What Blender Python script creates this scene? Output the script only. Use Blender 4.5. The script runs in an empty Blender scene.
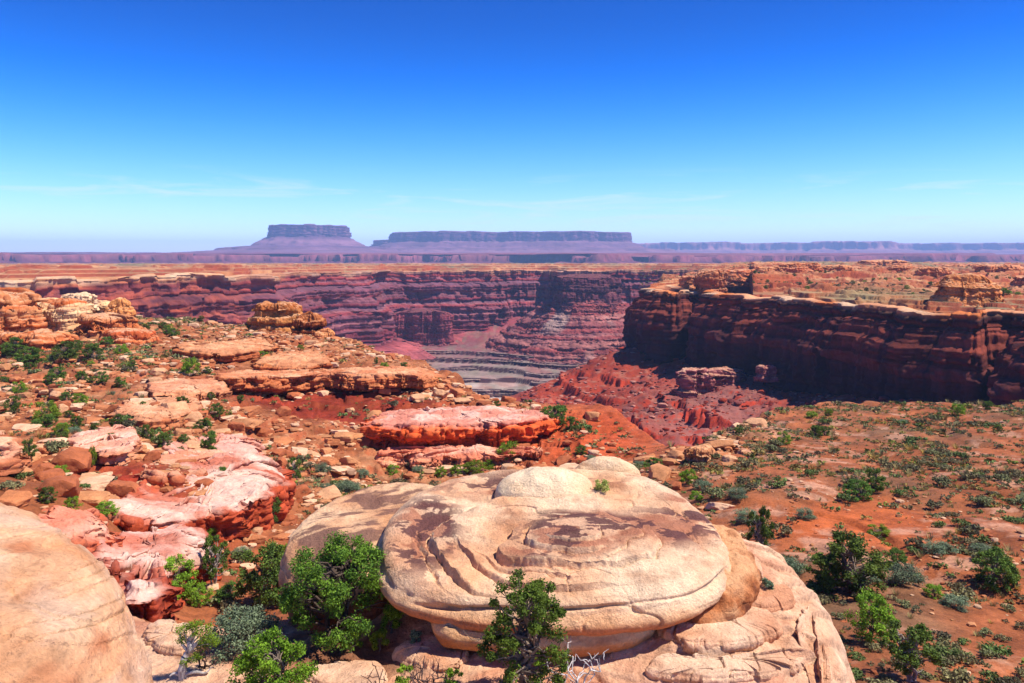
import bpy, math
import numpy as np
from mathutils import Vector

F = 1024 * 28.0 / 36.0          # focal length in pixels
HY = 262.0                      # row of the horizon
rng = np.random.default_rng(7)
C = bpy.data.collections.new("place")
bpy.context.scene.collection.children.link(C)


# ------------------------------------------------------------------ helpers
def P(px, py, Y):
    return np.array([(px - 512) / F * Y, Y, -(py - HY) / F * Y])


def lin(r, g, b):
    c = np.array([r, g, b], dtype=np.float64) / 255.0
    return np.where(c <= 0.04045, c / 12.92, ((c + 0.055) / 1.055) ** 2.4)


def smooth(a, b, x):
    t = np.clip((x - a) / (b - a), 0, 1)
    return t * t * (3 - 2 * t)


def mix(a, b, t):
    t = np.asarray(t)[..., None]
    return a * (1 - t) + b * t


def _h(ix, iy, iz, seed):
    h = (ix.astype(np.uint32) * np.uint32(374761393) + iy.astype(np.uint32) * np.uint32(668265263)
         + iz.astype(np.uint32) * np.uint32(2246822519) + np.uint32((seed * 3266489917) & 0xffffffff))
    h = (h ^ (h >> np.uint32(13))) * np.uint32(1274126177)
    h = (h ^ (h >> np.uint32(15))) * np.uint32(2654435761)
    h = h ^ (h >> np.uint32(16))
    return h.astype(np.float32) * np.float32(2.0 / 4294967295.0) - np.float32(1)


def n2(x, y, seed=0):
    x = np.asarray(x, np.float32); y = np.asarray(y, np.float32)
    x, y = np.broadcast_arrays(x, y)
    fx = np.floor(x); fy = np.floor(y)
    ix = fx.astype(np.int64); iy = fy.astype(np.int64); iz = np.zeros(1, np.int64)
    tx = x - fx; ty = y - fy
    tx = tx * tx * tx * (tx * (tx * 6 - 15) + 10); ty = ty * ty * ty * (ty * (ty * 6 - 15) + 10)
    a = _h(ix, iy, iz, seed); b = _h(ix + 1, iy, iz, seed)
    c = _h(ix, iy + 1, iz, seed); d = _h(ix + 1, iy + 1, iz, seed)
    return (a + (b - a) * tx) * (1 - ty) + (c + (d - c) * tx) * ty


def n3(x, y, z, seed=0):
    x = np.asarray(x, np.float32); y = np.asarray(y, np.float32); z = np.asarray(z, np.float32)
    x, y, z = np.broadcast_arrays(x, y, z)
    fx = np.floor(x); fy = np.floor(y); fz = np.floor(z)
    ix = fx.astype(np.int64); iy = fy.astype(np.int64); iz = fz.astype(np.int64)
    tx = x - fx; ty = y - fy; tz = z - fz
    tx = tx * tx * (3 - 2 * tx); ty = ty * ty * (3 - 2 * ty); tz = tz * tz * (3 - 2 * tz)
    r = []
    for k in (0, 1):
        a = _h(ix, iy, iz + k, seed); b = _h(ix + 1, iy, iz + k, seed)
        c = _h(ix, iy + 1, iz + k, seed); d = _h(ix + 1, iy + 1, iz + k, seed)
        r.append((a + (b - a) * tx) * (1 - ty) + (c + (d - c) * tx) * ty)
    return r[0] * (1 - tz) + r[1] * tz


def fbm2(x, y, oct=4, seed=0, gain=0.5):
    a = 1.0; s = 0.0
    for k in range(oct):
        s = s + a * n2(np.asarray(x) * 2 ** k + 17.3 * k, np.asarray(y) * 2 ** k - 9.1 * k, seed + k)
        a *= gain
    return s


def fbm3(x, y, z, oct=3, seed=0, gain=0.5):
    a = 1.0; s = 0.0
    for k in range(oct):
        s = s + a * n3(np.asarray(x) * 2 ** k + 17.3 * k, np.asarray(y) * 2 ** k - 9.1 * k, np.asarray(z) * 2 ** k + 3.7 * k, seed + k)
        a *= gain
    return s


def tag(o, label=None, cat=None, group=None, kind=None):
    if label: o["label"] = label
    if cat: o["category"] = cat
    if group: o["group"] = group
    if kind: o["kind"] = kind
    return o


def link(name, verts, faces, mat, col=None, parent=None, smooth_shade=True):
    """verts (N,3); faces (M,3) or (M,4) index array, or list of such arrays."""
    me = bpy.data.meshes.new(name)
    verts = np.asarray(verts, np.float32)
    if not isinstance(faces, list): faces = [faces]
    me.vertices.add(len(verts)); me.vertices.foreach_set("co", verts.ravel())
    li = np.concatenate([f.ravel() for f in faces]).astype(np.int32)
    tot = np.concatenate([np.full(len(f), f.shape[1], np.int32) for f in faces])
    st = np.concatenate([[0], np.cumsum(tot)[:-1]]).astype(np.int32)
    me.loops.add(len(li)); me.loops.foreach_set("vertex_index", li)
    me.polygons.add(len(tot)); me.polygons.foreach_set("loop_start", st)
    me.polygons.foreach_set("loop_total", tot)
    me.polygons.foreach_set("use_smooth", np.full(len(tot), smooth_shade, bool))
    me.update(calc_edges=True)
    if col is not None:
        at = me.attributes.new("Col", 'FLOAT_COLOR', 'POINT')
        c4 = np.ones((len(verts), 4), np.float32); c4[:, :3] = np.clip(col, 0, 1)
        at.data.foreach_set("color", c4.ravel())
    me.materials.append(mat)
    o = bpy.data.objects.new(name, me); C.objects.link(o)
    if parent: o.parent = parent
    return o


def grid_faces(n, m, closed=False):
    """n columns (u) x m rows (v), vertex index = i*m + j"""
    i = np.arange(n if closed else n - 1)[:, None]; j = np.arange(m - 1)[None, :]
    i2 = (i + 1) % n
    return np.stack([i * m + j, i2 * m + j, i2 * m + j + 1, i * m + j + 1], -1).reshape(-1, 4)


def grid_obj(name, X, Y, Z, mat, col, closed=False, parent=None):
    n, m = X.shape
    return link(name, np.stack([X, Y, Z], -1).reshape(-1, 3), grid_faces(n, m, closed), mat, col.reshape(-1, 3), parent)


def empty(name, loc=(0, 0, 0), rz=0.0):
    o = bpy.data.objects.new(name, None); o.empty_display_size = 0.2
    o.location = loc; o.rotation_euler = (0, 0, rz); C.objects.link(o); return o


def copy_tree(o, parent=None):
    c = o.copy(); C.objects.link(c)
    if parent: c.parent = parent
    for ch in list(o.children): copy_tree(ch, c)
    return c


def catmull(pts, n):
    pts = np.asarray(pts, float)
    p = np.vstack([2 * pts[0] - pts[1], pts, 2 * pts[-1] - pts[-2]])
    t = np.linspace(0, len(pts) - 1 - 1e-6, n); k = t.astype(int); f = (t - k)[:, None]
    a, b, c, d = p[k], p[k + 1], p[k + 2], p[k + 3]
    return 0.5 * (2 * b + (c - a) * f + (2 * a - 5 * b + 4 * c - d) * f ** 2 + (3 * b - a - 3 * c + d) * f ** 3)


def resample(pts, n):
    d = np.r_[0, np.cumsum(np.linalg.norm(np.diff(pts, axis=0), axis=1))]
    s = np.linspace(0, d[-1], n)
    return np.stack([np.interp(s, d, pts[:, k]) for k in range(pts.shape[1])], -1), s


def gsm(a, k, closed):
    """box smooth twice along axis 0"""
    for _ in range(2):
        if closed: b = np.concatenate([a[-k:], a, a[:k]])
        else: b = np.concatenate([np.repeat(a[:1], k, 0), a, np.repeat(a[-1:], k, 0)])
        cs = np.cumsum(np.concatenate([np.zeros((1, a.shape[1])), b]), 0)
        a = (cs[2 * k + 1:] - cs[:-2 * k - 1]) / (2 * k + 1)
    return a


# ------------------------------------------------------------------ materials
def mat_rock(name, scale, bump=0.4, dist=0.05, var=0.25, rough=0.95, fine=8.0):
    m = bpy.data.materials.new(name); m.use_nodes = True
    nt = m.node_tree; N = nt.nodes; L = nt.links
    bs = N["Principled BSDF"]; bs.inputs["Roughness"].default_value = rough
    bs.inputs["Specular IOR Level"].default_value = 0.15
    at = N.new("ShaderNodeAttribute"); at.attribute_name = "Col"
    tc = N.new("ShaderNodeTexCoord")
    na = N.new("ShaderNodeTexNoise"); na.inputs["Scale"].default_value = scale; na.inputs["Detail"].default_value = 8
    na.inputs["Roughness"].default_value = 0.65
    L.new(tc.outputs["Object"], na.inputs["Vector"])
    nb = N.new("ShaderNodeTexNoise"); nb.inputs["Scale"].default_value = scale * fine; nb.inputs["Detail"].default_value = 6
    nb.inputs["Roughness"].default_value = 0.7
    L.new(tc.outputs["Object"], nb.inputs["Vector"])
    mr = N.new("ShaderNodeMapRange"); mr.inputs["From Min"].default_value = 0.25; mr.inputs["From Max"].default_value = 0.75
    mr.inputs["To Min"].default_value = 1 - var; mr.inputs["To Max"].default_value = 1 + var
    L.new(na.outputs["Fac"], mr.inputs["Value"])
    mr2 = N.new("ShaderNodeMapRange"); mr2.inputs["From Min"].default_value = 0.25; mr2.inputs["From Max"].default_value = 0.75
    mr2.inputs["To Min"].default_value = 1 - var; mr2.inputs["To Max"].default_value = 1 + var
    L.new(nb.outputs["Fac"], mr2.inputs["Value"])
    mu = N.new("ShaderNodeMath"); mu.operation = 'MULTIPLY'
    L.new(mr.outputs[0], mu.inputs[0]); L.new(mr2.outputs[0], mu.inputs[1])
    vm = N.new("ShaderNodeVectorMath"); vm.operation = 'SCALE'
    L.new(at.outputs["Color"], vm.inputs[0]); L.new(mu.outputs[0], vm.inputs["Scale"])
    L.new(vm.outputs["Vector"], bs.inputs["Base Color"])
    ad = N.new("ShaderNodeMath"); ad.operation = 'MULTIPLY_ADD'; ad.inputs[1].default_value = 0.4
    L.new(nb.outputs["Fac"], ad.inputs[0]); L.new(na.outputs["Fac"], ad.inputs[2])
    bp = N.new("ShaderNodeBump"); bp.inputs["Strength"].default_value = bump; bp.inputs["Distance"].default_value = dist
    L.new(ad.outputs[0], bp.inputs["Height"]); L.new(bp.outputs["Normal"], bs.inputs["Normal"])
    return m


def mat_leaf(name, trans=0.25):
    m = bpy.data.materials.new(name); m.use_nodes = True
    nt = m.node_tree; N = nt.nodes; L = nt.links
    out = N["Material Output"]; bs = N["Principled BSDF"]
    bs.inputs["Roughness"].default_value = 0.75; bs.inputs["Specular IOR Level"].default_value = 0.15
    at = N.new("ShaderNodeAttribute"); at.attribute_name = "Col"
    oi = N.new("ShaderNodeObjectInfo")
    hs = N.new("ShaderNodeHueSaturation")
    mh = N.new("ShaderNodeMapRange"); mh.inputs["To Min"].default_value = 0.48; mh.inputs["To Max"].default_value = 0.515
    mv = N.new("ShaderNodeMapRange"); mv.inputs["To Min"].default_value = 0.75; mv.inputs["To Max"].default_value = 1.25
    L.new(oi.outputs["Random"], mh.inputs["Value"]); L.new(oi.outputs["Random"], mv.inputs["Value"])
    L.new(mh.outputs[0], hs.inputs["Hue"]); L.new(mv.outputs[0], hs.inputs["Value"])
    L.new(at.outputs["Color"], hs.inputs["Color"])
    L.new(hs.outputs["Color"], bs.inputs["Base Color"])
    tr = N.new("ShaderNodeBsdfTranslucent"); L.new(hs.outputs["Color"], tr.inputs["Color"])
    ms = N.new("ShaderNodeMixShader"); ms.inputs[0].default_value = trans
    L.new(bs.outputs[0], ms.inputs[1]); L.new(tr.outputs[0], ms.inputs[2])
    L.new(ms.outputs[0], out.inputs["Surface"])
    return m


M_NEAR = mat_rock("near_sandstone", 2.6, 1.0, 0.08, 0.2, fine=8)
M_SOIL = mat_rock("soil", 0.6, 0.9, 0.2, 0.36, fine=9)
M_MID = mat_rock("mid_rock", 0.12, 0.6, 0.8, 0.22, fine=8)
M_FAR = mat_rock("far_rock", 0.02, 0.5, 3.0, 0.22, fine=8)
M_MESA = mat_rock("mesa_rock", 0.004, 0.5, 12.0, 0.2, fine=8)
M_STONE = mat_rock("boulder_stone", 0.9, 0.8, 0.15, 0.25, fine=7)
M_LEAF = mat_leaf("foliage", 0.25)
M_SAGE = mat_leaf("sage_foliage", 0.15)
M_BARK = mat_rock("bark", 9.0, 0.8, 0.02, 0.35, fine=5)

# ------------------------------------------------------------------ palette (albedo)
CREAM = lin(214, 174, 134); TAN = lin(194, 132, 86); ORANGE = lin(200, 112, 56); RED = lin(176, 66, 36)
DRED = lin(140, 46, 30); PINKW = lin(232, 184, 166); PINK = lin(206, 128, 108); STAIN = lin(104, 66, 58)
BROWN = lin(158, 98, 66); PURP = lin(132, 62, 62); DPURP = lin(96, 46, 52); GREY = lin(152, 138, 120)
LGREY = lin(178, 166, 150); SOIL = lin(152, 86, 50); MAUVE = lin(150, 88, 84); SAGEG = lin(112, 116, 84)


# ------------------------------------------------------------------ smooth height surfaces from control points
class Surf:
    def __init__(self, ctrl, logd=True, u0=-1.05, u1=1.05, d0=8, d1=300, lam=1e-4):
        c = np.array(ctrl, float)
        self.logd = logd; self.u0, self.u1 = u0, u1
        self.v0, self.v1 = (math.log(d0), math.log(d1)) if logd else (d0, d1)
        A = np.stack([(c[:, 0] - 512) / F, np.log(c[:, 1]) if logd else c[:, 1]], -1)
        n = len(A)
        def phi(r2): return 0.5 * r2 * np.log(r2 + 1e-12)
        K = phi(((A[:, None] - A[None]) ** 2).sum(-1)) + lam * np.eye(n)
        Q = np.c_[np.ones(n), A]
        S = np.block([[K, Q], [Q.T, np.zeros((3, 3))]])
        w = np.linalg.solve(S, np.r_[c[:, 2], np.zeros(3)])
        self.gn = 260
        U, V = np.meshgrid(np.linspace(self.u0, self.u1, self.gn), np.linspace(self.v0, self.v1, self.gn), indexing='ij')
        G = w[n] + w[n + 1] * U + w[n + 2] * V
        for k in range(n):
            G = G + w[k] * phi((U - A[k, 0]) ** 2 + (V - A[k, 1]) ** 2)
        self.G = G

    def __call__(self, x, y):
        x = np.asarray(x, float); y = np.maximum(np.asarray(y, float), 1.0)
        a = np.clip((x / y - self.u0) / (self.u1 - self.u0), 0, 0.99999) * (self.gn - 1)
        v = np.log(y) if self.logd else y
        b = np.clip((v - self.v0) / (self.v1 - self.v0), 0, 0.99999) * (self.gn - 1)
        i = a.astype(int); j = b.astype(int); s = a - i; t = b - j; G = self.G
        return (G[i, j] * (1 - s) + G[i + 1, j] * s) * (1 - t) + (G[i, j + 1] * (1 - s) + G[i + 1, j + 1] * s) * t


def curve1(pts):
    p = np.array(pts, float)
    return lambda px: np.interp(px, p[:, 0], p[:, 1])


def blob(px, d, cx, cd, rx, rl):
    """soft spot in plan: centre column cx at distance cd"""
    return np.exp(-(((px - cx) / rx) ** 2 + (np.log(d / cd) / rl) ** 2))


# near ground: (column, distance, height)
near_s = Surf([
    (1024, 26, -14.5), (900, 26, -13.6), (900, 36, -15.5), (1024, 36, -15.7), (800, 45, -16), (1024, 57, -17.2),
    (850, 57, -17), (740, 60, -17), (1024, 85, -19), (900, 85, -19), (780, 85, -19), (1024, 118, -20.6), (850, 114, -20.5),
    (760, 104, -20.5), (700, 80, -19.5), (700, 60, -17.6), (680, 40, -17), (1300, 26, -14), (1300, 115, -20), (1300, 57, -17),
    (640, 100, -22.5), (600, 112, -22), (560, 118, -21.5), (600, 85, -22), (520, 85, -24), (440, 92, -25.3), (340, 88, -24.5),
    (430, 80, -24), (520, 60, -20), (400, 50, -20), (600, 50, -18), (250, 48, -19.6), (150, 45, -18.6), (300, 60, -21),
    (300, 75, -23), (200, 30, -14), (300, 25, -12), (500, 20, -11), (700, 22, -12), (800, 24, -13), (100, 25, -12), (-250, 25, -10),
    (200, 66, -18.4), (150, 75, -18.2), (100, 62, -17.3), (60, 60, -16), (0, 60, -15.5), (240, 57, -20.5), (270, 66, -21.5),
    (160, 52, -18.8), (100, 50, -16), (0, 45, -14),
    (0, 100, -18.6), (100, 100, -18.6), (200, 100, -19.7), (280, 100, -21.8), (0, 80, -17.8), (100, 80, -18), (200, 80, -19.7),
    (0, 150, -16.6), (100, 150, -16.6), (200, 150, -17), (200, 125, -18.4), (280, 128, -21.3), (300, 150, -18.2), (400, 146, -19),
    (350, 118, -22.6), (420, 116, -22.6), (420, 130, -21.8), (340, 130, -21.5), (0, 185, -15), (150, 185, -15), (250, 185, -16), (300, 175, -16.5),
    (420, 165, -21), (480, 140, -24), (-250, 60, -15), (-250, 100, -18), (-250, 185, -15), (0, 230, -15.5), (150, 225, -16),
    (540, 100, -24.3), (480, 108, -23.8), (450, 98, -25.6), (500, 97, -25.3), (400, 98, -25.2), (470, 88, -25.6)], d0=12, d1=300)
rim_near = curve1([(-400, 250), (0, 235), (150, 222), (250, 205), (330, 188), (420, 168), (480, 144), (540, 126), (600, 117), (650, 105),
                   (690, 93), (720, 96), (760, 107), (820, 115), (1024, 121), (1400, 126)])


def cells(s, z, ln, bandh, seed):
    """one random value per joint block of a cliff"""
    b = np.floor(z / bandh + .35 * n2(s / (ln * 4), z / bandh, seed))
    off = _h(b.astype(np.int64), b.astype(np.int64) * 0, np.zeros(1, np.int64), seed + 1)
    q = s / ln + .45 * n2(s / ln * .7, b * 1.7, seed + 2) + off * 6
    return _h(np.floor(q).astype(np.int64), b.astype(np.int64), np.zeros(1, np.int64), seed + 3)


def ground_rock(px, d):
    """0..1 how rocky the near ground is"""
    left = 1 - smooth(560, 700, px)
    r = 0.75 * left * smooth(55, 75, d)
    r = np.maximum(r, blob(px, d, 720, 88, 60, .2))
    r = np.maximum(r, blob(px, d, 170, 86, 110, .2))
    return np.clip(r, 0, 1)


def ground_z(x, y):
    x = np.asarray(x, float); y = np.asarray(y, float)
    d = np.maximum(y, 1.0); px = 512 + F * x / d
    z = near_s(x, y)
    z = z + 0.45 * fbm2(x / 9, y / 9, 4, 11) * smooth(15, 40, d)
    rk = ground_rock(px, d)
    # broken ledges: soft terraces on the rocky side
    w = z * 1.0 + 0.5 * fbm2(x / 5, y / 5, 3, 5)
    st = 1.15
    q = w / st; qf = np.floor(q); fr = q - qf
    ter = (qf + smooth(0.44, 0.56, fr)) * st - w
    z = z + 0.95 * rk * ter
    q = w / .43 + .3; qf = np.floor(q); fr = q - qf
    z = z + 0.5 * rk * (qf + smooth(.42, .58, fr) - q) * .43 + .3 * rk * cells(x + .4 * y, y * .8, 2.2, 1.9, 41) * (fbm2(x / 8, y / 8, 2, 43) > -.1)
    z = z + 0.18 * rk * np.abs(fbm2(x / 1.6, y / 1.6, 3, 21))
    # washes on the right flat
    wsh = np.abs(n2(x / 14 + 3, y / 22, 33) + 0.4 * n2(x / 5, y / 7, 34))
    z = z - 0.35 * (1 - smooth(0, 0.18, wsh)) * smooth(650, 760, px) * smooth(28, 40, d)
    rim = rim_near(px) * (1 + 0.035 * fbm2(x / 16, x / 7 + 2, 3, 9))
    z = z - 62 * smooth(0, 9, d - rim) - 0.9 * smooth(-1.5, 0, d - rim)
    return z


def hit(px, py, zf, d0, d1, n=3000):
    """where the sight line through that pixel meets a ground"""
    d = np.exp(np.linspace(math.log(d0), math.log(d1), n))
    r = P(px, py, 1.0)
    g = zf(r[0] * d, d); k = np.argmax(r[2] * d <= g)
    return np.array([r[0] * d[k], d[k], g[k]])


def wedge(px0, px1, n, d0, d1, m):
    px = np.linspace(px0, px1, n)
    d = np.exp(np.linspace(math.log(d0), math.log(d1), m))
    D, U = np.meshgrid(d, (px - 512) / F)
    return U * D, D, np.broadcast_to(px[:, None], D.shape)


# ------------------------------------------------------------------ near ground
X, Y, PX = wedge(-320, 1344, 1330, 17, 270, 720)
Z = ground_z(X, Y)
fine = fbm2(X / 3.5, Y / 3.5, 4, 51); big = fbm2(X / 18, Y / 18, 3, 57)
col = np.broadcast_to(SOIL, X.shape + (3,)) * (1 + 0.18 * fine)[..., None]
rk = np.clip(ground_rock(PX, Y), 0, 1)
pale = np.clip(0.55 + 0.6 * fine + 0.3 * big, 0, 1)
col = mix(col, mix(np.broadcast_to(lin(164, 98, 62), col.shape), lin(190, 142, 100), np.clip(0.35 + .5 * fbm2(X / 2, Y / 2, 3, 58), 0, 1)), rk * pale * 0.8)
# red slope below the long ledge, red soil round the pink slabs, orange slope by the canyon edge
red = np.clip(blob(PX, Y, 320, 122, 125, .08) * 1.8 + blob(PX, Y, 130, 64, 70, .10) + blob(PX, Y, 190, 57, 60, .08) * .6, 0, 1)
col = mix(col, lin(142, 46, 28) * (0.85 + 0.35 * fine)[..., None], red * .92)
col = mix(col, lin(184, 76, 38) * (1 + 0.15 * fine)[..., None], np.clip(blob(PX, Y, 590, 104, 75, .16) * 1.2, 0, 1) * .85)
col = mix(col, lin(180, 90, 44) * (1 + 0.12 * fine)[..., None], np.clip(blob(PX, Y, 850, 50, 110, .12) * 1.3, 0, 1) * .8)
# dry litter and ground cover greying the soil
gr = np.clip(0.15 + 0.75 * fbm2(X / 6, Y / 6, 4, 61) , 0, 1)
gmask = np.clip(smooth(650, 760, PX) + blob(PX, Y, 70, 150, 140, .25) + blob(PX, Y, 330, 86, 90, .1) + 0.9 * blob(PX, Y, 200, 205, 130, .09), 0, 1)
gmask = gmask * (1 - np.clip(blob(PX, Y, 850, 50, 110, .12) * 1.3, 0, 1))
col = mix(col, lin(112, 84, 58), gr * gmask * .85)
col = col * (1 - .28 * np.clip(fbm2(X / .7, Y / .7, 3, 68) * 1.6, 0, 1))[..., None]
col = mix(col, SAGEG, np.clip(blob(PX, Y, 215, 208, 90, .05) * 1.2, 0, 1) * .6)
col = mix(col, lin(188, 142, 112), np.clip(fbm2(X / 3, Y / 3, 5, 66, .65) * 1.6 - .75 + 1.1 * blob(PX, Y, 745, 88, 90, .2), 0, 1) * .6 * smooth(600, 700, PX))
gs = np.abs(np.gradient(Z, axis=1)) / (np.gradient(Y, axis=1) + 1e-6)
col = mix(col, lin(150, 72, 42) * (1 + .3 * fine)[..., None], smooth(.5, 1.0, gs) * rk * .9)
o = grid_obj("ground", X, Y, Z, M_SOIL, col); tag(o, kind="structure")

# ------------------------------------------------------------------ canyon interior
mid_s = Surf([
    (640, 440, -58), (620, 465, -52), (560, 430, -69), (540, 400, -72), (640, 360, -66), (640, 300, -68), (700, 280, -70), (700, 330, -62),
    (760, 400, -50), (800, 330, -56), (850, 260, -52), (900, 300, -48), (1000, 220, -52), (1100, 200, -50), (750, 300, -62), (700, 400, -55), (690, 200, -72),
    (800, 200, -66), (560, 300, -75), (520, 300, -90), (450, 300, -95),
    (520, 930, -152), (480, 960, -138), (560, 860, -140), (540, 620, -135), (480, 620, -135), (420, 620, -128), (300, 500, -100),
    (450, 1080, -118), (400, 1000, -115), (430, 1160, -108), (560, 1150, -116), (600, 1120, -92), (580, 1100, -104), (660, 1000, -98),
    (620, 700, -100), (590, 600, -110), (330, 850, -88), (370, 960, -100), (250, 700, -70), (100, 560, -70), (-200, 500, -70), (-200, 250, -60), (100, 300, -80),
    (700, 900, -90), (800, 700, -60), (1000, 500, -40), (1200, 300, -45), (500, 1350, -120), (330, 1200, -95), (700, 1300, -80)], d0=120, d1=1500)


STEPS = [([(300, 1085), (400, 1075), (450, 1068), (500, 1040), (540, 1005), (620, 985), (760, 980)], 5.0), ([(300, 1070), (430, 1048), (500, 1022), (548, 984), (620, 962), (760, 960)], 5.5),
         ([(300, 960), (400, 1000), (470, 1016), (516, 990), (534, 962), (620, 938), (760, 935)], 4.5), ([(300, 900), (400, 930), (460, 962), (515, 966), (528, 950), (540, 938), (620, 912), (760, 910)], 5.0),
         ([(300, 870), (400, 895), (450, 922), (505, 930), (520, 926), (530, 908), (545, 906), (620, 885), (760, 880)], 9.0), ([(300, 850), (430, 885), (500, 895), (530, 880), (545, 870), (590, 860), (620, 860), (760, 860)], 2.5)]


def canyon_far(x, y, d, px):
    wob = fbm2(x / 55, y / 120, 3, 75); wob2 = fbm2(x / 11, y / 20, 3, 76)
    z = -119 + 42 * smooth(1075, 1260, d) + .4 * wob - .008 * np.clip(1075 - d, 0, 300)
    for k, (pts, h) in enumerate(STEPS):
        e = curve1(pts)(px) - d
        z = z - h * smooth(-4.5, -1.5, e) - .45 * h * smooth(2, 30, e)
    return z + .35 * np.abs(wob2) - .8 * (1 - smooth(0, .12, np.abs(n2(x / 22, y / 40, 179))))


def canyon_z(x, y):
    x = np.asarray(x, float); d = np.maximum(np.asarray(y, float), 1.0); px = 512 + F * x / d
    far = smooth(500, 590, d)
    q = mid_s(x, y) + .9 * fbm2(x / 40, y / 40, 3, 77)
    z = q
    # two rims of red rock round the fan
    for lev, h, sd in ((-62.5, 2.4, 1), (-66.5, 2.7, 2), (-58.5, 1.3, 3)):
        e = lev + .7 * fbm2(x / 9, y / 9, 4, 78 + sd) + .35 * n2(x / 2.2, y / 2.2, 79 + sd) - q
        h = h * np.clip(.75 + 1.1 * fbm2(x / 13, y / 13, 2, 88 + sd), .1, 1.5); z = z - h * smooth(-.05, .4, e) * smooth(6.5, .6, e) + .5 * h * smooth(-1.2, -.05, e) * smooth(.1, -.05, e)
    z = z + 0.7 * np.abs(fbm2(x / 7, y / 7, 3, 73)) + 0.45 * np.abs(fbm2(x / 2.5, y / 2.5, 2, 74))
    return z * (1 - far) + canyon_far(x, y, d, px) * far


X, Y, PX = wedge(-320, 1344, 1150, 122, 1460, 900)
Z = canyon_z(X, Y)
fine = fbm2(X / 14, Y / 14, 4, 81); bg = fbm2(X / 70, Y / 70, 3, 83)
far = smooth(480, 640, Y)
near_c = mix(np.broadcast_to(lin(150, 58, 36), X.shape + (3,)), lin(122, 62, 50), np.clip(.3 + .6 * bg + .35 * fine, 0, 1))
near_c = mix(near_c, lin(160, 106, 84), np.clip(fbm2(X / 4, Y / 4, 3, 85) * 1.3 - .35, 0, 1) * .7)
near_c = mix(near_c, lin(134, 84, 74), np.clip(blob(PX, Y, 715, 320, 60, .28) * 1.2, 0, 1) * .8)
band = np.clip(n2(Z / 5.0 + 3, X / 300, 87) * 1.5 + .5, 0, 1)
far_c = mix(np.broadcast_to(lin(150, 132, 118), X.shape + (3,)), lin(132, 78, 80), np.clip(smooth(-138, -121, Z) * .9 + .35 * fine, 0, 1))
far_c = mix(far_c, lin(176, 162, 148), np.clip(smooth(-140, -150, Z) * (.5 + .6 * fine), 0, 1) * .8)
far_c = mix(far_c, lin(140, 64, 66), smooth(-118, -110, Z))
far_c = mix(far_c, lin(112, 72, 70), band * .45)
far_c = mix(far_c, lin(118, 112, 90), np.clip(fbm2(X / 12, Y / 25, 4, 86) * 1.8 - .2, 0, 1) * .4)
far_c = mix(far_c, lin(140, 84, 72), np.clip(fbm2(X / 30, Y / 40, 3, 84) * 1.6, 0, 1) * .5)
col = mix(near_c, far_c, far) * (1 + .15 * fine)[..., None]
# steep little ledges: red nearby, dark further off
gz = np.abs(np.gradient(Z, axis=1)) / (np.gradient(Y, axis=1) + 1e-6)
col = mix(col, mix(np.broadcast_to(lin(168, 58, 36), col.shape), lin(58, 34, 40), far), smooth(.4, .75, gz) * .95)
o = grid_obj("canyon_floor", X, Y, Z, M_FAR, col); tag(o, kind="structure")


# ------------------------------------------------------------------ cliffs: a rim line swept along a stepped profile
class Layers:
    def __init__(self, z0, z1, tmin, tmax, seed, pal):
        r = np.random.default_rng(seed)
        b = [z0]
        while b[-1] < z1: b.append(b[-1] + r.uniform(tmin, tmax) * (1 if r.random() < .7 else .45))
        self.b = np.array(b); n = len(b)
        self.v = r.uniform(-1, 1, n); self.ci = r.random(n); self.pal = np.array(pal)

    def idx(self, z):
        k = np.clip(np.searchsorted(self.b, z) - 1, 0, len(self.b) - 2)
        t = np.clip((z - self.b[k]) / (self.b[k + 1] - self.b[k]), 0, 1)
        return k, t

    def offset(self, z):
        k, t = self.idx(z)
        return self.v[k] * 0.75 + 0.45 * np.clip(1 - (2 * t - 1) ** 4, 0, 1) ** .5 - 0.25

    def color(self, z):
        k, t = self.idx(z)
        f = self.ci[k] * (len(self.pal) - 1.001); a = f.astype(int)
        return mix(self.pal[a], self.pal[a + 1], f - a)


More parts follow.
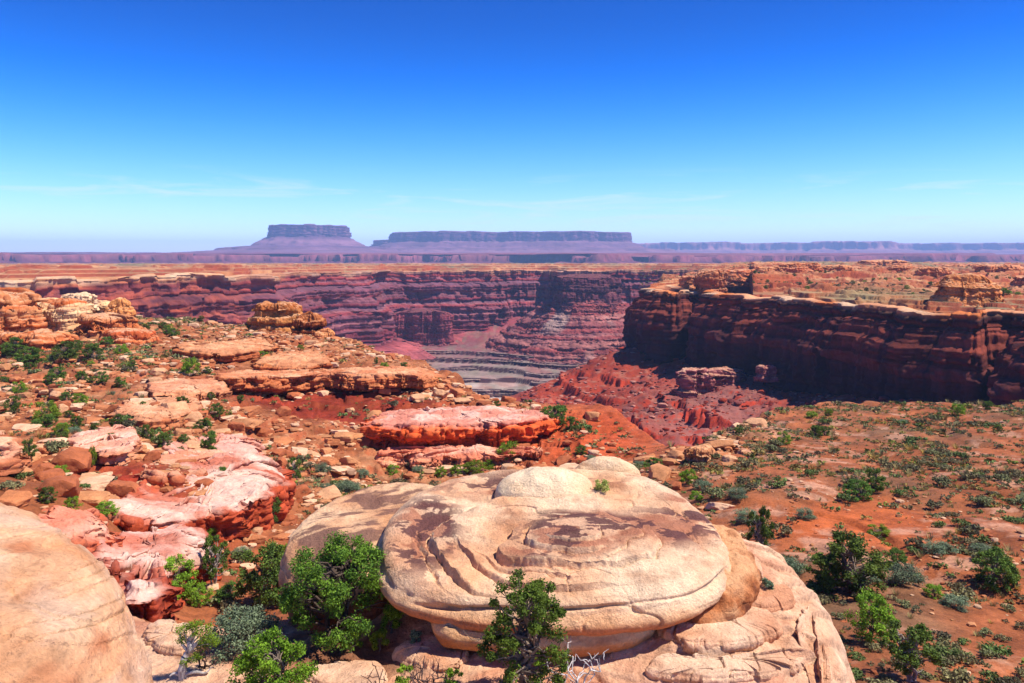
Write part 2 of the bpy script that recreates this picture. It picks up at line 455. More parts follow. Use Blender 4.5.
def sweep(path, prof, closed, ds, nv, lay, lat=((80, 15), (25, 5), (8, 1.5)), strata=1.5, col_amp=2.0, col_len=7.0, rough=0.6,
          seed=1, colf=None, zwarp=2.0, smooth_m=60, blk=None, zv=(0, 100), blk2=None):
    path = np.asarray(path, float)
    if closed: path = np.vstack([path, path[:1]])
    base = catmull(path, 40 * len(path)) if not closed else catmull(np.vstack([path]), 40 * len(path))
    L = np.linalg.norm(np.diff(base, axis=0), axis=1).sum()
    n = int(max(24, L / ds)); base, s = resample(base, n)
    if closed: base = base[:-1]; s = s[:-1]; n -= 1
    def nrm(b):
        t = (np.roll(b, -1, 0) - np.roll(b, 1, 0)) if closed else np.gradient(b, axis=0)
        t /= np.linalg.norm(t, axis=1, keepdims=True) + 1e-9
        return np.stack([t[:, 1], -t[:, 0]], -1)
    N0 = nrm(gsm(base, max(2, int(smooth_m / ds / 2)), closed))
    k = 0
    lateral = np.zeros(n)
    for ln, am in lat:
        v = fbm2(base[:, 0] / ln + 31 * k, base[:, 1] / ln, 2, seed + 3 * k)
        lateral += am * v; k += 1
    p = np.array(prof, float)
    arc = np.r_[0, np.cumsum(np.hypot(np.diff(p[:, 0]), np.diff(p[:, 1])))]
    a = np.linspace(0, arc[-1], nv); off = np.interp(a, arc, p[:, 0]); zz = np.interp(a, arc, p[:, 1])
    S = np.broadcast_to(s[:, None], (n, nv)); Zv = np.broadcast_to(zz[None], (n, nv)); O = np.broadcast_to(off[None], (n, nv))
    bx = base[:, 0][:, None] + 0 * Zv; by = base[:, 1][:, None] + 0 * Zv
    zw = Zv + zwarp * fbm2(bx / 60, by / 60, 2, seed + 40)
    D = O + lateral[:, None]
    D = D + strata * lay.offset(zw)
    c1 = fbm3(bx / col_len, by / col_len, Zv / (col_len * 5), 2, seed + 50)
    D = D - col_amp * np.abs(c1)
    D = D + rough * fbm3(bx / (col_len * .45), by / (col_len * .45), Zv / (col_len * .25), 3, seed + 60)
    if blk is not None:
        ln, am, bh = blk
        D = D + am * cells(S, zw, ln, bh, seed + 90) + am * .5 * cells(S, zw, ln * .42, bh * .5, seed + 95)
    if blk2 is not None:
        D = D + blk2[1] * cells(S, 0 * zw, blk2[0], 1e6, seed + 98) * smooth(blk2[2], blk2[3], zw)
    sweep.off = off
    X = bx + N0[:, :1] * D; Y = by + N0[:, 1:] * D
    Z = Zv + 0.25 * rough * fbm3(X / col_len, Y / col_len, Zv / col_len, 2, seed + 70)
    if zv[0]:
        zr = (Zv - zz.min()) / (zz.max() - zz.min())
        Z = Z + zv[0] * zr * (.6 * fbm2(bx / zv[1], by / zv[1], 4, seed + 77) + .7 * cells(S, 0 * zw, zv[1] * .35, 1e6, seed + 78))
    col = lay.color(zw)
    if colf is not None: col = colf(X, Y, Z, zw, S, O, col)
    f = fbm3(X / (col_len * 2), Y / (col_len * 2), Z / (col_len * .6), 3, seed + 80)
    col = col * (1 + 0.22 * f)[..., None]
    return X, Y, Z, col


def pathpx(lst):
    return np.array([((px - 512) / F * d, d) for px, d in lst])


# rock edges of the inner benches
zt = -119.0
for k, (pts, h) in enumerate(STEPS):
    p_ = np.array([((a - 512) / F * d, d) for a, d in pts]); zt -= .4
    la = Layers(zt - 20, zt + 5, .5, 1.8, 880 + k, [lin(70, 44, 46), lin(132, 92, 84), lin(104, 70, 66), lin(160, 138, 122)])
    X, Y, Z, col = sweep(p_, [(-9, zt - 1.5), (-3, zt + .25), (0, zt), (.3, zt - .5 * h), (.8, zt - h), (5, zt - h - .8), (9, zt - h - 2.5)], False, .8, 60, la, lat=((60, 3.0), (18, 1.8), (7, .8)), strata=.8, col_amp=1.2, col_len=6, rough=.5, seed=890 + 7 * k, zwarp=.5, smooth_m=30, blk=(5, 1.0, 3))
    tp = smooth(-.6, .1, Z - zt); ft = smooth(.2, -.6, Z - (zt - h))
    col = mix(col, lin(150, 126, 112) * (1 + .2 * fbm2(X / 6, Y / 6, 3, 899))[..., None], np.maximum(tp, ft) * .85)
    o = grid_obj("canyon_ledge", X, Y, Z, M_FAR, col); tag(o, kind="structure")
    zt -= 1.45 * h

# the shadowed cliff of the plateau on the right
butte_rim = [(740, 660), (674, 580), (648, 506), (654, 460), (668, 446), (704, 450), (712, 426), (724, 402), (742, 384), (764, 374), (782, 356), (812, 336), (860, 308), (900, 283), (940, 266), (975, 253), (992, 257), (1024, 254), (1030, 240), (1046, 226), (1100, 215), (1150, 205), (1300, 185), (1500, 160)]
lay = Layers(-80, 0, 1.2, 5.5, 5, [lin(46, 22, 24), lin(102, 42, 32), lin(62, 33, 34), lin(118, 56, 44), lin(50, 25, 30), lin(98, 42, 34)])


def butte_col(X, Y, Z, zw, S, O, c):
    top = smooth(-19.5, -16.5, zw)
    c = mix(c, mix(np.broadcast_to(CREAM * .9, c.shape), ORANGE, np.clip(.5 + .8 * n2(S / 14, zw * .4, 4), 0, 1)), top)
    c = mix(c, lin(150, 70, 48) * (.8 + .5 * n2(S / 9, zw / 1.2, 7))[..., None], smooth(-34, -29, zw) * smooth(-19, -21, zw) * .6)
    c = mix(c, lin(44, 26, 31), smooth(-32, -44, zw) * .75)  # lower wall painted darker to deepen the shade it stands in
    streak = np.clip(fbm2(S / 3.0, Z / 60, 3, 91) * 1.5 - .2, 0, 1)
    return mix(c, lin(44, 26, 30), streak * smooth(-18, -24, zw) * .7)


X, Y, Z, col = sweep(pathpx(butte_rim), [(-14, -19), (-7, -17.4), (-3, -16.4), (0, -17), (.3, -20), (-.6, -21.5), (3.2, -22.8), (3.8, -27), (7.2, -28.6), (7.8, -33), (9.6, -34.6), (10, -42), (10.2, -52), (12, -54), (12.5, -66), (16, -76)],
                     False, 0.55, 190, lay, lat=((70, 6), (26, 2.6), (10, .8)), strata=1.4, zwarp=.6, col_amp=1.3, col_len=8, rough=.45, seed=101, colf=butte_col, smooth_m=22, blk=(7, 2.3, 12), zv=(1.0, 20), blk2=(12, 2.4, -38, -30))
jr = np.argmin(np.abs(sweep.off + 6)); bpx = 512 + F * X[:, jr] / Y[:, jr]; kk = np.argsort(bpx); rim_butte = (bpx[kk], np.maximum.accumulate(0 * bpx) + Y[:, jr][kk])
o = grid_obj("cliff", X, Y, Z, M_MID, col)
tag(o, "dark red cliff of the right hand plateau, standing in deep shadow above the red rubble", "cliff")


# far wall of the canyon
far_rim = [(-420, 600), (-100, 570), (0, 575), (60, 600), (130, 640), (200, 690), (260, 760), (290, 860), (325, 950), (362, 1010), (385, 1120), (440, 1160), (500, 1240), (542, 1250),
           (560, 1215), (590, 1200), (622, 1200), (650, 1210), (700, 1200), (780, 1240), (900, 1240)]
lay = Layers(-140, 10, 1.4, 5.5, 9, [lin(52, 26, 38), lin(132, 52, 54), lin(80, 40, 54), lin(150, 90, 90), lin(64, 32, 46), lin(146, 58, 54), lin(108, 72, 82)])


def far_col(X, Y, Z, zw, S, O, c):
    px = 512 + F * X / Y
    lf = 1 - smooth(180, 330, px)
    c = mix(c, mix(np.broadcast_to(lin(166, 78, 46), c.shape), lin(96, 44, 40), np.clip(.5 + 1.2 * n2(S / 20, zw / 3, 6), 0, 1)), lf * .75)
    top = smooth(-20, -13, zw + 3 * n2(S / 25, zw / 9, 3))
    c = mix(c, mix(np.broadcast_to(CREAM * .85, c.shape), TAN, np.clip(.5 + .8 * n2(S / 18, zw * .5, 4), 0, 1)), top * (.55 + .45 * lf))
    c = mix(c, lin(172, 88, 84), smooth(-102, -110, zw) * .7)
    streak = np.clip(fbm2(S / 6.0, Z / 80, 3, 93) * 1.5 - .2, 0, 1)
    return mix(c, lin(84, 44, 52), streak * .45 * smooth(-20, -30, zw))


X, Y, Z, col = sweep(pathpx(far_rim), [(-60, -17), (-30, -14.5), (-12, -12.5), (-6, -12), (0, -14), (2, -29), (14, -34), (15, -45), (17, -58), (29, -63), (31, -80), (33, -103), (66, -112), (90, -124)],
                     False, 1.1, 230, lay, lat=((190, 22), (70, 9), (26, 2.5)), strata=3.6, zwarp=.7, col_amp=3.5, col_len=17, rough=1.1, seed=131, colf=far_col, smooth_m=140, blk=(20, 6.5, 22), zv=(2.2, 60))
jr = np.argmin(np.abs(sweep.off + 8)); bpx = 512 + F * X[:, jr] / Y[:, jr]; kk = np.argsort(bpx); rim_far = (bpx[kk], Y[:, jr][kk])
o = grid_obj("cliff", X, Y, Z, M_FAR, col)
tag(o, "banded purple and red cliff forming the far wall of the canyon", "cliff")

# plateau beyond the canyon, as far as the blue cliffs
_q = np.linspace(-400, 1400, 500); _w = np.array([rim_far[1][np.abs(rim_far[0] - a) < 6].max() if (np.abs(rim_far[0] - a) < 6).any() else np.nan for a in _q])
_w = np.where(np.isnan(_w), np.interp(_q, _q[~np.isnan(_w)], _w[~np.isnan(_w)]), _w)
_w = np.maximum(gsm(_w[:, None], 2, False)[:, 0], _w - 6)
rimf = lambda p: np.interp(p, _q, _w)


def plateau_cols(X, Y, Z, seed):
    sl = np.abs(np.gradient(Z, axis=1)) / (np.abs(np.gradient(Y, axis=1)) + 1e-6)
    f1 = fbm2(X / 26, Y / 60, 3, seed); f2 = fbm2(X / 90, Y / 260, 3, seed + 5)
    c = mix(np.broadcast_to(lin(182, 134, 90), X.shape + (3,)), lin(156, 86, 50), np.clip(.45 + .8 * f1, 0, 1))
    c = mix(c, SAGEG * .9, np.clip(f2 * 1.2 + .05, 0, 1) * .75)
    return mix(c, lin(138, 60, 38), smooth(.12, .45, sl) * .85)


px = np.linspace(-320, 1344, 1000); k = np.linspace(0, 1, 420)
Dr = rimf(px)[:, None] + 2; D = Dr * (4600 / Dr) ** (k[None] ** 1.5)
X = ((px - 512) / F)[:, None] * D; Y = D
Z = -8 - 5.0 * (1 - smooth(0, .09, k))[None] + 2.2 * fbm2(X / 70, Y / 110, 4, 141) - 2 * smooth(1500, 4000, Y) + 2.2 * np.abs(fbm2(X / 22, Y / 40, 3, 145)) + 1.7 * cells(X + 14 * fbm2(X / 40, Y / 60, 2, 146), Y + 20 * fbm2(X / 50, Y / 50, 2, 147), 24, 55, 149) * smooth(-.1, .25, fbm2(X / 120, Y / 200, 2, 148)) * smooth(0, .1, k)[None]
t = Z / 3.0; Z = Z + .8 * ((np.floor(t) + smooth(.3, .6, t - np.floor(t))) * 3.0 - Z)
cpl = plateau_cols(X, Y, Z, 143); Z[:, 0] = -45
o = grid_obj("plateau", X, Y, Z, M_FAR, cpl); tag(o, kind="structure")

# plateau top on the right
_b = np.linspace(600, 1400, 300); _r = np.array([rim_butte[1][np.abs(rim_butte[0] - q) < 5].max() if (np.abs(rim_butte[0] - q) < 5).any() else np.nan for q in _b])
_r = np.where(np.isnan(_r), np.interp(_b, _b[~np.isnan(_r)], _r[~np.isnan(_r)]), _r)
rimb = lambda p: np.interp(p, _b, _r)


def bench_z(x, y):
    px = 512 + F * np.asarray(x) / np.asarray(y); d = np.asarray(y, float)
    w = d * (1 + .10 * fbm2(x / 60, y / 60, 3, 151))
    z = -17.0 - 1.6 * (1 - smooth(0, 14, d - rimb(px))) + .9 * np.abs(fbm2(x / 6, y / 9, 3, 158)) + 1.5 * (fbm2(x / 16, y / 22, 2, 152) > .1) * smooth(4, 8, d - rimb(px)) + 0.9 * fbm2(x / 30, y / 30, 3, 153)
    z = z + 2.5 * smooth(415, 425, w) * smooth(700, 760, px) * (1 - smooth(900, 960, px)) + 4.0 * smooth(540, 556, w) * smooth(690, 740, px) + 2.5 * smooth(760, 790, w) + 2 * smooth(1000, 1600, w)
    dm = np.abs(fbm2(x / 40, y / 55, 3, 157))
    z = z + 4.0 * dm * smooth(430, 650, d) + 1.2 * np.abs(fbm2(x / 12, y / 16, 3, 159))
    z = z + 1.3 * cells(x + 6 * fbm2(x / 18, y / 25, 2, 146), y + 9 * fbm2(x / 20, y / 20, 2, 147), 9, 24, 149) * smooth(0, .3, fbm2(x / 45, y / 70, 2, 148)) * smooth(3, 12, d - rimb(px))
    t = z / 1.6; z = z + .75 * ((np.floor(t) + smooth(.35, .65, t - np.floor(t))) * 1.6 - z)
    return z


px = np.linspace(min(rim_butte[0].min() + 5, 650), 1344, 620); k = np.linspace(0, 1, 420)
Dr = rimb(px)[:, None] + 1; De = np.interp(px, [622, 700, 760], [700, 760, 4200])[:, None]; D = Dr * (De / Dr) ** (k[None] ** 1.3)
X = ((px - 512) / F)[:, None] * D; Y = D; Z = bench_z(X, Y)
c = plateau_cols(X, Y, Z, 161)
PXb = px[:, None] + 0 * D
c = mix(c, lin(128, 128, 88), np.clip(blob(PXb, Y, 880, 350, 60, .18) * 1.2, 0, 1) * .6)
c = mix(c, lin(168, 84, 42), np.clip(n2(X / 15, Y / 30, 165) * 1.5 - .2, 0, 1) * .6)
Z[:, 0] -= 14
Z -= 22 * (1 - smooth(0, 16, np.arange(620)[:, None] + 5 * fbm2(D / 25, 0 * D, 3, 167))) * smooth(rimb(px)[:, None] + 20, rimb(px)[:, None] + 60, D)
o = grid_obj("plateau", X, Y, Z, M_MID, c); tag(o, kind="structure")

# ------------------------------------------------------------------ far mesas and blue cliffs
BL = [lin(132, 82, 96), lin(160, 104, 108), lin(140, 84, 92), lin(176, 120, 114), lin(124, 74, 86)]  # purple tint carries some of the distance haze in the rock colour


def far_band(name, label, path, prof, ds, nv, seed, lat, pal=BL, strata=10, ca=26, cl=60, rough=7, closed=False, tmin=8, tmax=28, cat="mesa", sm=400, blk=None, zv=(0, 100)):
    zs = [p[1] for p in prof]
    lay = Layers(min(zs) - 40, max(zs) + 40, tmin, tmax, seed, pal)
    X, Y, Z, col = sweep(path, prof, closed, ds, nv, lay, lat=lat, strata=strata, col_amp=ca, col_len=cl, rough=rough, seed=seed, zwarp=8, smooth_m=sm, blk=blk, zv=zv)
    return X, Y, Z, col


def mesa(label, D, pxl, pxr, ytop, prof_px, seed, depth, tilt=0.0):
    """closed flat-topped hill; prof_px: list of (offset px, row) from the rim down"""
    s = D / F
    xl, xr = (pxl - 512) * s, (pxr - 512) * s
    w = (xr - xl) / 2; cx = (xl + xr) / 2
    th = np.linspace(0, 2 * math.pi, 28, endpoint=False)
    sg = lambda v: np.sign(v) * np.abs(v) ** .55
    ring = np.stack([cx + w * sg(np.cos(th)), D + depth + depth * sg(np.sin(th))], -1)
    root = empty("mesa", (cx, D + depth, (HY - prof_px[-1][1]) * s))
    tag(root, label, "mesa")
    prof = [(o_ * s, (HY - y_) * s) for o_, y_ in prof_px]
    kc = [i for i, p in enumerate(prof_px) if len(p) == 2][2]
    for nm, pr, pal in (("caprock", prof[:3], [lin(84, 50, 72), lin(112, 70, 88), lin(128, 84, 96)]), ("talus_slope", prof[2:], [lin(122, 80, 96), lin(142, 96, 106), lin(104, 66, 84), lin(134, 90, 98)])):  # cap and skirt violets hold part of the haze as painted colour
        L = far_band(nm, None, ring, pr, 14, 60, seed, ((500, 60), (180, 30)) if nm == "caprock" else ((500, 60), (180, 30)), pal=pal, closed=True,
                     strata=5 if nm == "caprock" else 13, ca=24 if nm == "caprock" else 30, cl=45 if nm == "caprock" else 90, rough=5, blk=(60, 13, 90) if nm == "caprock" else (90, 9, 14), zv=(7, 240) if nm == "caprock" else (0, 100), tmin=6, tmax=20)
        X, Y, Z, col = L
        loc = np.array(root.location)
        if nm == "caprock":   # close the flat top
            X = np.c_[np.full(len(X), X[:, 0].mean()), X]; Y = np.c_[np.full(len(Y), Y[:, 0].mean()), Y]; Z = np.c_[Z[:, :1], Z]; col = np.concatenate([col[:, :1], col], 1)
        grid_obj(nm, X - loc[0], Y - loc[1], Z - loc[2], M_MESA, col, closed=True, parent=root)
    return root


mesa("small flat topped mesa on the horizon at left, above a wide skirt of talus", 7000, 266, 340, 224, [(-3, 224.5), (0, 225), (1, 236.5), (16, 243), (18, 245.5), (52, 248.5), (54, 250.5), (150, 257)], 201, 330)
mesa("long flat topped mesa at the middle of the horizon with a straight rim", 7600, 386, 634, 231, [(-3, 231.3), (0, 232), (1, 241), (14, 245.5), (16, 247.5), (46, 249.5), (48, 251.5), (130, 257)], 207, 600)
mesa("tiny dark block of mesa just left of the long mesa's end", 8200, 371, 392, 240, [(-1, 240), (0, 240.5), (.5, 245), (6, 249), (20, 256)], 211, 100)

mesa("tiny tower of rock on the far purple skyline at left", 4600, 26, 34, 255, [(-.5, 255), (0, 255.3), (.5, 258.5), (4, 260.5), (16, 263)], 215, 24)
lo = [(500, 90), (160, 40)]
# cliffs further off, right of the long mesa
path = np.array([((px_ - 512) / F * d_, d_) for px_, d_ in ((560, 11800), (640, 11600), (700, 11300), (760, 11600), (830, 11000), (845, 10600), (885, 10600), (905, 11800), (980, 11300), (1100, 10800), (1300, 10800), (1500, 11500))])
s11 = 11000 / F
lay_path = far_band("escarpment", None, path, [(-900, 21 * s11), (0, 20 * s11), (10, 13 * s11), (400, 8 * s11), (1500, 4 * s11), (2600, 3 * s11)], 22, 90, 221, ((900, 160), (300, 60)), strata=14, ca=60, cl=110, rough=10, sm=1500, blk=(150, 45, 90), zv=(16, 700))
o = grid_obj("escarpment", *lay_path[:3], M_MESA, lay_path[3]); tag(o, "faint blue escarpment on the skyline right of the long mesa", "escarpment")

# bench cliffs in front of the mesas
s4 = 4400 / F
path = np.array([((px_ - 512) / F * d_, d_) for px_, d_ in ((-500, 2900), (-200, 3200), (20, 3600), (120, 3800), (200, 4000), (300, 4300), (390, 4200), (430, 4500), (470, 4100), (560, 4300), (585, 3700), (612, 3700), (640, 4400), (660, 4000), (760, 4300), (850, 4100), (1000, 4300), (1200, 4200), (1500, 4200))])
L = far_band("escarpment", None, path, [(-3200, 9.5 * s4), (-1200, 7.5 * s4), (-300, 7 * s4), (0, 6 * s4), (8, 0.5 * s4), (120, -2 * s4), (130, -2.6 * s4), (600, -5 * s4), (900, -5.6 * s4)], 9, 130, 231, ((600, 120), (200, 50), (80, 14)),
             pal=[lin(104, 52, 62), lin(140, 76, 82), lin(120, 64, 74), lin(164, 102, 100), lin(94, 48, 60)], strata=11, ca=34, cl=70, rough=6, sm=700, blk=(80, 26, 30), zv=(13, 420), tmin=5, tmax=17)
o = grid_obj("escarpment", *L[:3], M_MESA, L[3]); tag(o, "long purple band of cliffs below the mesas, across the whole horizon", "escarpment")
# plain between the bench and the mesas
px = np.linspace(-500, 1500, 160); D = np.exp(np.linspace(math.log(4500), math.log(12900), 60))
X = ((px - 512) / F)[:, None] * D[None]; Y = D[None] + 0 * X
Z = 38 + 45 * smooth(4500, 7500, Y) + 14 * fbm2(X / 900, Y / 900, 4, 241)
Z = Z - 30 * smooth(640, 760, px)[:, None] * (1 + 0 * Y)
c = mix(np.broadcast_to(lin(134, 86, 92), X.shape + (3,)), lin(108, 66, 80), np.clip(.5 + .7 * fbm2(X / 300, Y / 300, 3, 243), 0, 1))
o = grid_obj("desert_plain", X, Y, Z, M_MESA, c); tag(o, kind="structure")

# ------------------------------------------------------------------ rounded rock bodies
def vnormals(X, Y, Z, closed=True):
    Pm = np.stack([X, Y, Z], -1)
    du = (np.roll(Pm, -1, 0) - np.roll(Pm, 1, 0)) if closed else np.gradient(Pm, axis=0)
    dv = np.gradient(Pm, axis=1)
    n = np.cross(dv, du); n /= np.linalg.norm(n, axis=-1, keepdims=True) + 1e-12
    return n


def loop(pts, n):
    pts = np.asarray(pts, float)
    q = np.vstack([pts[-2:], pts, pts[:3]])
    a = catmull(q, 60 * len(q)); a = a[int(60 * len(q) * 2 / (len(q) - 1)):int(60 * len(q) * (len(pts) + 2) / (len(q) - 1))]
    a = np.vstack([a, a[:1]])
    return resample(a, n + 1)[0][:-1]


def pancake(lip, dome, prof, n=500, ntop=160, nside=160, edge=.25, feat=None, lay=None, strata=0.0, rough=((.9, .05), (.25, .015)), pw=2.0, seed=1, tilt=(0, 0), creases=None, blk=None, jag=None):
    """lip: closed list of (x, y, z); a domed top, then a side following prof [(out, dz)] below the lip"""
    lp = loop(lip, n)
    ar = np.sum(lp[:, 0] * np.roll(lp[:, 1], -1) - np.roll(lp[:, 0], -1) * lp[:, 1])
    if ar < 0: lp = lp[::-1]
    c = lp.mean(0); zc = c[2] + dome
    t = np.roll(lp[:, :2], -3, 0) - np.roll(lp[:, :2], 3, 0)
    t = gsm(t / (np.linalg.norm(t, axis=1, keepdims=True) + 1e-9), max(2, n // 60), True)
    N = np.stack([t[:, 1], -t[:, 0]], -1)
    if jag is not None:
        arc = np.arange(n) * np.linalg.norm(np.diff(lp, axis=0), axis=1).mean()
        lp = lp.copy(); jj = (jag[1] * cells(arc, 0 * arc, jag[0], 1e6, seed + 61) + .5 * jag[1] * cells(arc, 0 * arc, jag[0] * .37, 1e6, seed + 67))[:, None]
        lp[:, :2] += N * jj; lp[:, 2:] += .25 * jj
    s = np.linspace(0, 1, ntop) ** .8
    R = np.linalg.norm(lp[:, :2] - c[:2], axis=1).mean()
    Xt = c[0] + s[None] * (lp[:, 0] - c[0])[:, None]; Yt = c[1] + s[None] * (lp[:, 1] - c[1])[:, None]
    Zt = zc + (lp[:, 2][:, None] - zc) * (s[None] ** pw)
    e = np.clip((s - (1 - edge / R)) / (edge / R), 0, 1)
    Zt = Zt - edge * (1 - np.sqrt(np.clip(1 - e ** 2, 0, 1)))[None] * .9
    if feat is not None: Zt = Zt + feat(Xt, Yt, s[None] + 0 * Xt)
    p = np.vstack([[(0, 0)], np.array(prof, float)])
    pc = catmull(p, 12 * len(p)); pc, _ = resample(pc, nside + 1); pc = pc[1:]
    Xs = lp[:, 0][:, None] + N[:, :1] * pc[None, :, 0]; Ys = lp[:, 1][:, None] + N[:, 1:] * pc[None, :, 0]
    Zs = Zt[:, -1:] + pc[None, :, 1]
    if lay is not None:
        zz = Zs + tilt[0] * Xs + tilt[1] * Ys + .25 * strata * fbm2(Xs / 2, Ys / 2, 2, seed + 9)
        d = strata * lay.offset(zz)
        if blk is not None:
            arc = (np.arange(n) * np.linalg.norm(np.diff(lp, axis=0), axis=1).mean())[:, None] + 0 * Zs
            d = d + blk[1] * cells(arc, zz, blk[0], blk[2], seed + 21) + .45 * blk[1] * cells(arc, zz, blk[0] * .4, blk[2] * .5, seed + 27)
        fade = smooth(0, .25, -pc[:, 1])[None]
        Xs = Xs + N[:, :1] * d * fade; Ys = Ys + N[:, 1:] * d * fade
    X = np.c_[Xt, Xs]; Y = np.c_[Yt, Ys]; Z = np.c_[Zt, Zs]
    nm = vnormals(X, Y, Z)
    up = nm[..., 2][:, ntop // 2].mean()
    if up < 0: nm = -nm
    d = 0
    for k, (ln, am) in enumerate(rough):
        d = d + am * fbm3(X / ln, Y / ln, Z / ln, 3, seed + 11 * k)
    if creases is not None: d = d + creases(X, Y, Z)
    cen = np.minimum(1, np.r_[s, np.ones(nside)] * 6)[None]
    X = X + nm[..., 0] * d * cen; Y = Y + nm[..., 1] * d * cen; Z = Z + nm[..., 2] * d
    S = np.broadcast_to(np.r_[s, 1 - pc[:, 1]], X.shape)
    nm2 = vnormals(X, Y, Z)
    if up < 0: nm2 = -nm2
    return X, Y, Z, S, nm2


def rock_obj(name, X, Y, Z, mat, col, label, cat, origin=None, group=None):
    o_ = np.array([X.mean(), Y.mean(), Z.min()]) if origin is None else np.array(origin)
    ob = grid_obj(name, X - o_[0], Y - o_[1], Z - o_[2], mat, col, closed=True)
    ob.location = o_; tag(ob, label, cat, group); return ob


def crack(v, width, depth):
    """narrow groove where the field v crosses zero"""
    return -depth * np.exp(-(v / width) ** 2)


def sandstone_col(X, Y, Z, seed, stain=0.0, sc=1.0, base=CREAM, second=TAN):
    f = fbm3(X / (1.3 * sc), Y / (1.3 * sc), Z / (.5 * sc), 4, seed)
    c = mix(np.broadcast_to(base, X.shape + (3,)), second, np.clip(.38 + .75 * f, 0, 1))
    g = fbm3(X / (.35 * sc), Y / (.35 * sc), Z / (.2 * sc), 3, seed + 5)
    c = c * (1 + .12 * g)[..., None]
    bd = n3(X / 1.6, Y / 1.6, Z / (.035 * sc), seed + 7) * np.clip(fbm3(X, Y, Z * 2, 2, seed + 8) + .45, 0, 1)
    c = c * (1 + .16 * bd)[..., None]
    gl = np.clip(n3(X / .05, Y / .05, Z / .05, seed + 9) * 2.2 - 1.3, 0, 1)
    c = c * (1 - .35 * gl)[..., None]
    c = mix(c, lin(150, 92, 62), np.clip(fbm3(X / .8, Y / .8, Z / .3, 4, seed + 10) * 1.8 - .75, 0, 1) * .6)
    if stain is not None:
        c = mix(c, lin(156, 98, 74), np.clip(stain, 0, 1) * .8)
    return c


def pxy(pts):
    """(px, py, z) -> world points on that height"""
    return [(lambda d: ((px - 512) / F * d, d, z))(F * -z / (py - HY)) for px, py, z in pts]


# ------------------------------------------------------------------ foreground slickrock
slick_s = Surf([(px_, F * -z / (py_ - HY), z) for px_, py_, z in [
    (660, 575, -6.85), (720, 600, -7.0), (780, 600, -7.1), (840, 625, -7.65), (868, 650, -8.0), (700, 650, -7.25), (780, 660, -7.5), (600, 660, -7.45), (500, 645, -7.4),
    (740, 545, -6.5), (720, 520, -6.45), (450, 602, -7.0), (420, 640, -7.5), (350, 650, -7.7), (250, 612, -8.0), (170, 612, -8.0), (160, 670, -7.9), (300, 683, -7.7), (240, 650, -7.9), (560, 690, -7.6),
    (700, 683, -7.5), (400, 683, -7.55), (860, 690, -8.1), (60, 640, -7.9), (330, 620, -7.75)]] +
    [(560, 20, -6.7), (450, 20, -7.0), (640, 21, -6.6), (300, 19, -8), (512, 10, -7.6), (100, 10, -8), (900, 10, -8), (512, 7, -7.6)], logd=True, d0=5, d1=30)
edge_pl = np.array([((px_ - 512) / F * d_, d_) for px_, d_ in [(60, 20), (130, 19.0), (200, 18.4), (290, 18.6), (400, 21.5), (520, 22.8), (640, 22.8), (715, 21.5), (755, 19.6), (800, 18.6), (840, 17.7), (868, 16.9), (884, 15.8), (890, 14.2), (890, 12), (930, 8), (1300, 6), (-300, 6), (-300, 14)]])


def poly_sd(x, y, pl):
    """distance inside (+) / outside (-) a closed polygon"""
    d2 = np.full(x.shape, 1e9); ins = np.zeros(x.shape, bool)
    for a, b in zip(pl, np.roll(pl, -1, 0)):
        ex, ey = b - a; wx = x - a[0]; wy = y - a[1]
        t = np.clip((wx * ex + wy * ey) / (ex * ex + ey * ey), 0, 1)
        d2 = np.minimum(d2, (wx - ex * t) ** 2 + (wy - ey * t) ** 2)
        cond = ((a[1] <= y) & (b[1] > y)) | ((b[1] <= y) & (a[1] > y))
        with np.errstate(divide='ignore', invalid='ignore'):
            xi = a[0] + (y - a[1]) * ex / ey
        ins ^= cond & (x < xi)
    return np.where(ins, 1, -1) * np.sqrt(d2)


def slick_parts(x, y):
    d = np.maximum(y, 1); px = 512 + F * x / d
    w = 0.8 * fbm2(x / 2.2, y / 2.2, 3, 301)
    q = slick_s(x, y) * 2.6 + .55 * w + .25 * np.hypot(x - 2.5, (y - 17.5)) + .05 * n2(x / .5, y / .5, 315)
    t = q / .45; fr = t - np.floor(t)
    ter = np.floor(t) + smooth(.0, .05, fr) - t         # thin sheets of rock, one over the other
    k1 = n2(x / 3.1 + .25 * w, y / 2.0 + .3 * w, 307)
    return px, w, ter, k1, fr


def slick_z(x, y):
    x = np.asarray(x, float); y = np.asarray(y, float)
    px, w, ter, k1, fr = slick_parts(x, y)
    z = slick_s(x, y) + .10 * w + .05 * fbm2(x / .5, y / .5, 3, 303) * .5
    z = z + .17 * ter * np.clip(fbm2(x / 1.9, y / 1.9, 2, 311) * 1.8 + .2, 0, 1) + .03 * np.abs(fbm2(x / .22, y / .22, 3, 317))
    z = z + crack(k1, .03, .12) * np.clip(n2(x / 1.7, y / 1.7, 309) * 2 + .2, 0, 1) + crack(n2(x / 1.3 + 3, y / 2.4 + x / 3, 313), .035, .08) * np.clip(n2(x / 1.2, y / 1.2, 319) * 2, 0, 1)
    # soil pocket under the big tree
    z = z - .12 * np.exp(-(((px - 355) / 70) ** 2 + ((y - 15.6) / 1.0) ** 2))
    e = poly_sd(x, y, edge_pl) + .18 * fbm2(x / 1.3, y / 1.3, 2, 305)
    z = z - 1.5 * np.clip(1.3 - e, 0, 1.3) ** 2.2 / 1.3 ** 2.2 * np.where(px > 700, 1.3, .6)
    z = z - np.clip(-e, 0, 3) * 4.0
    return z


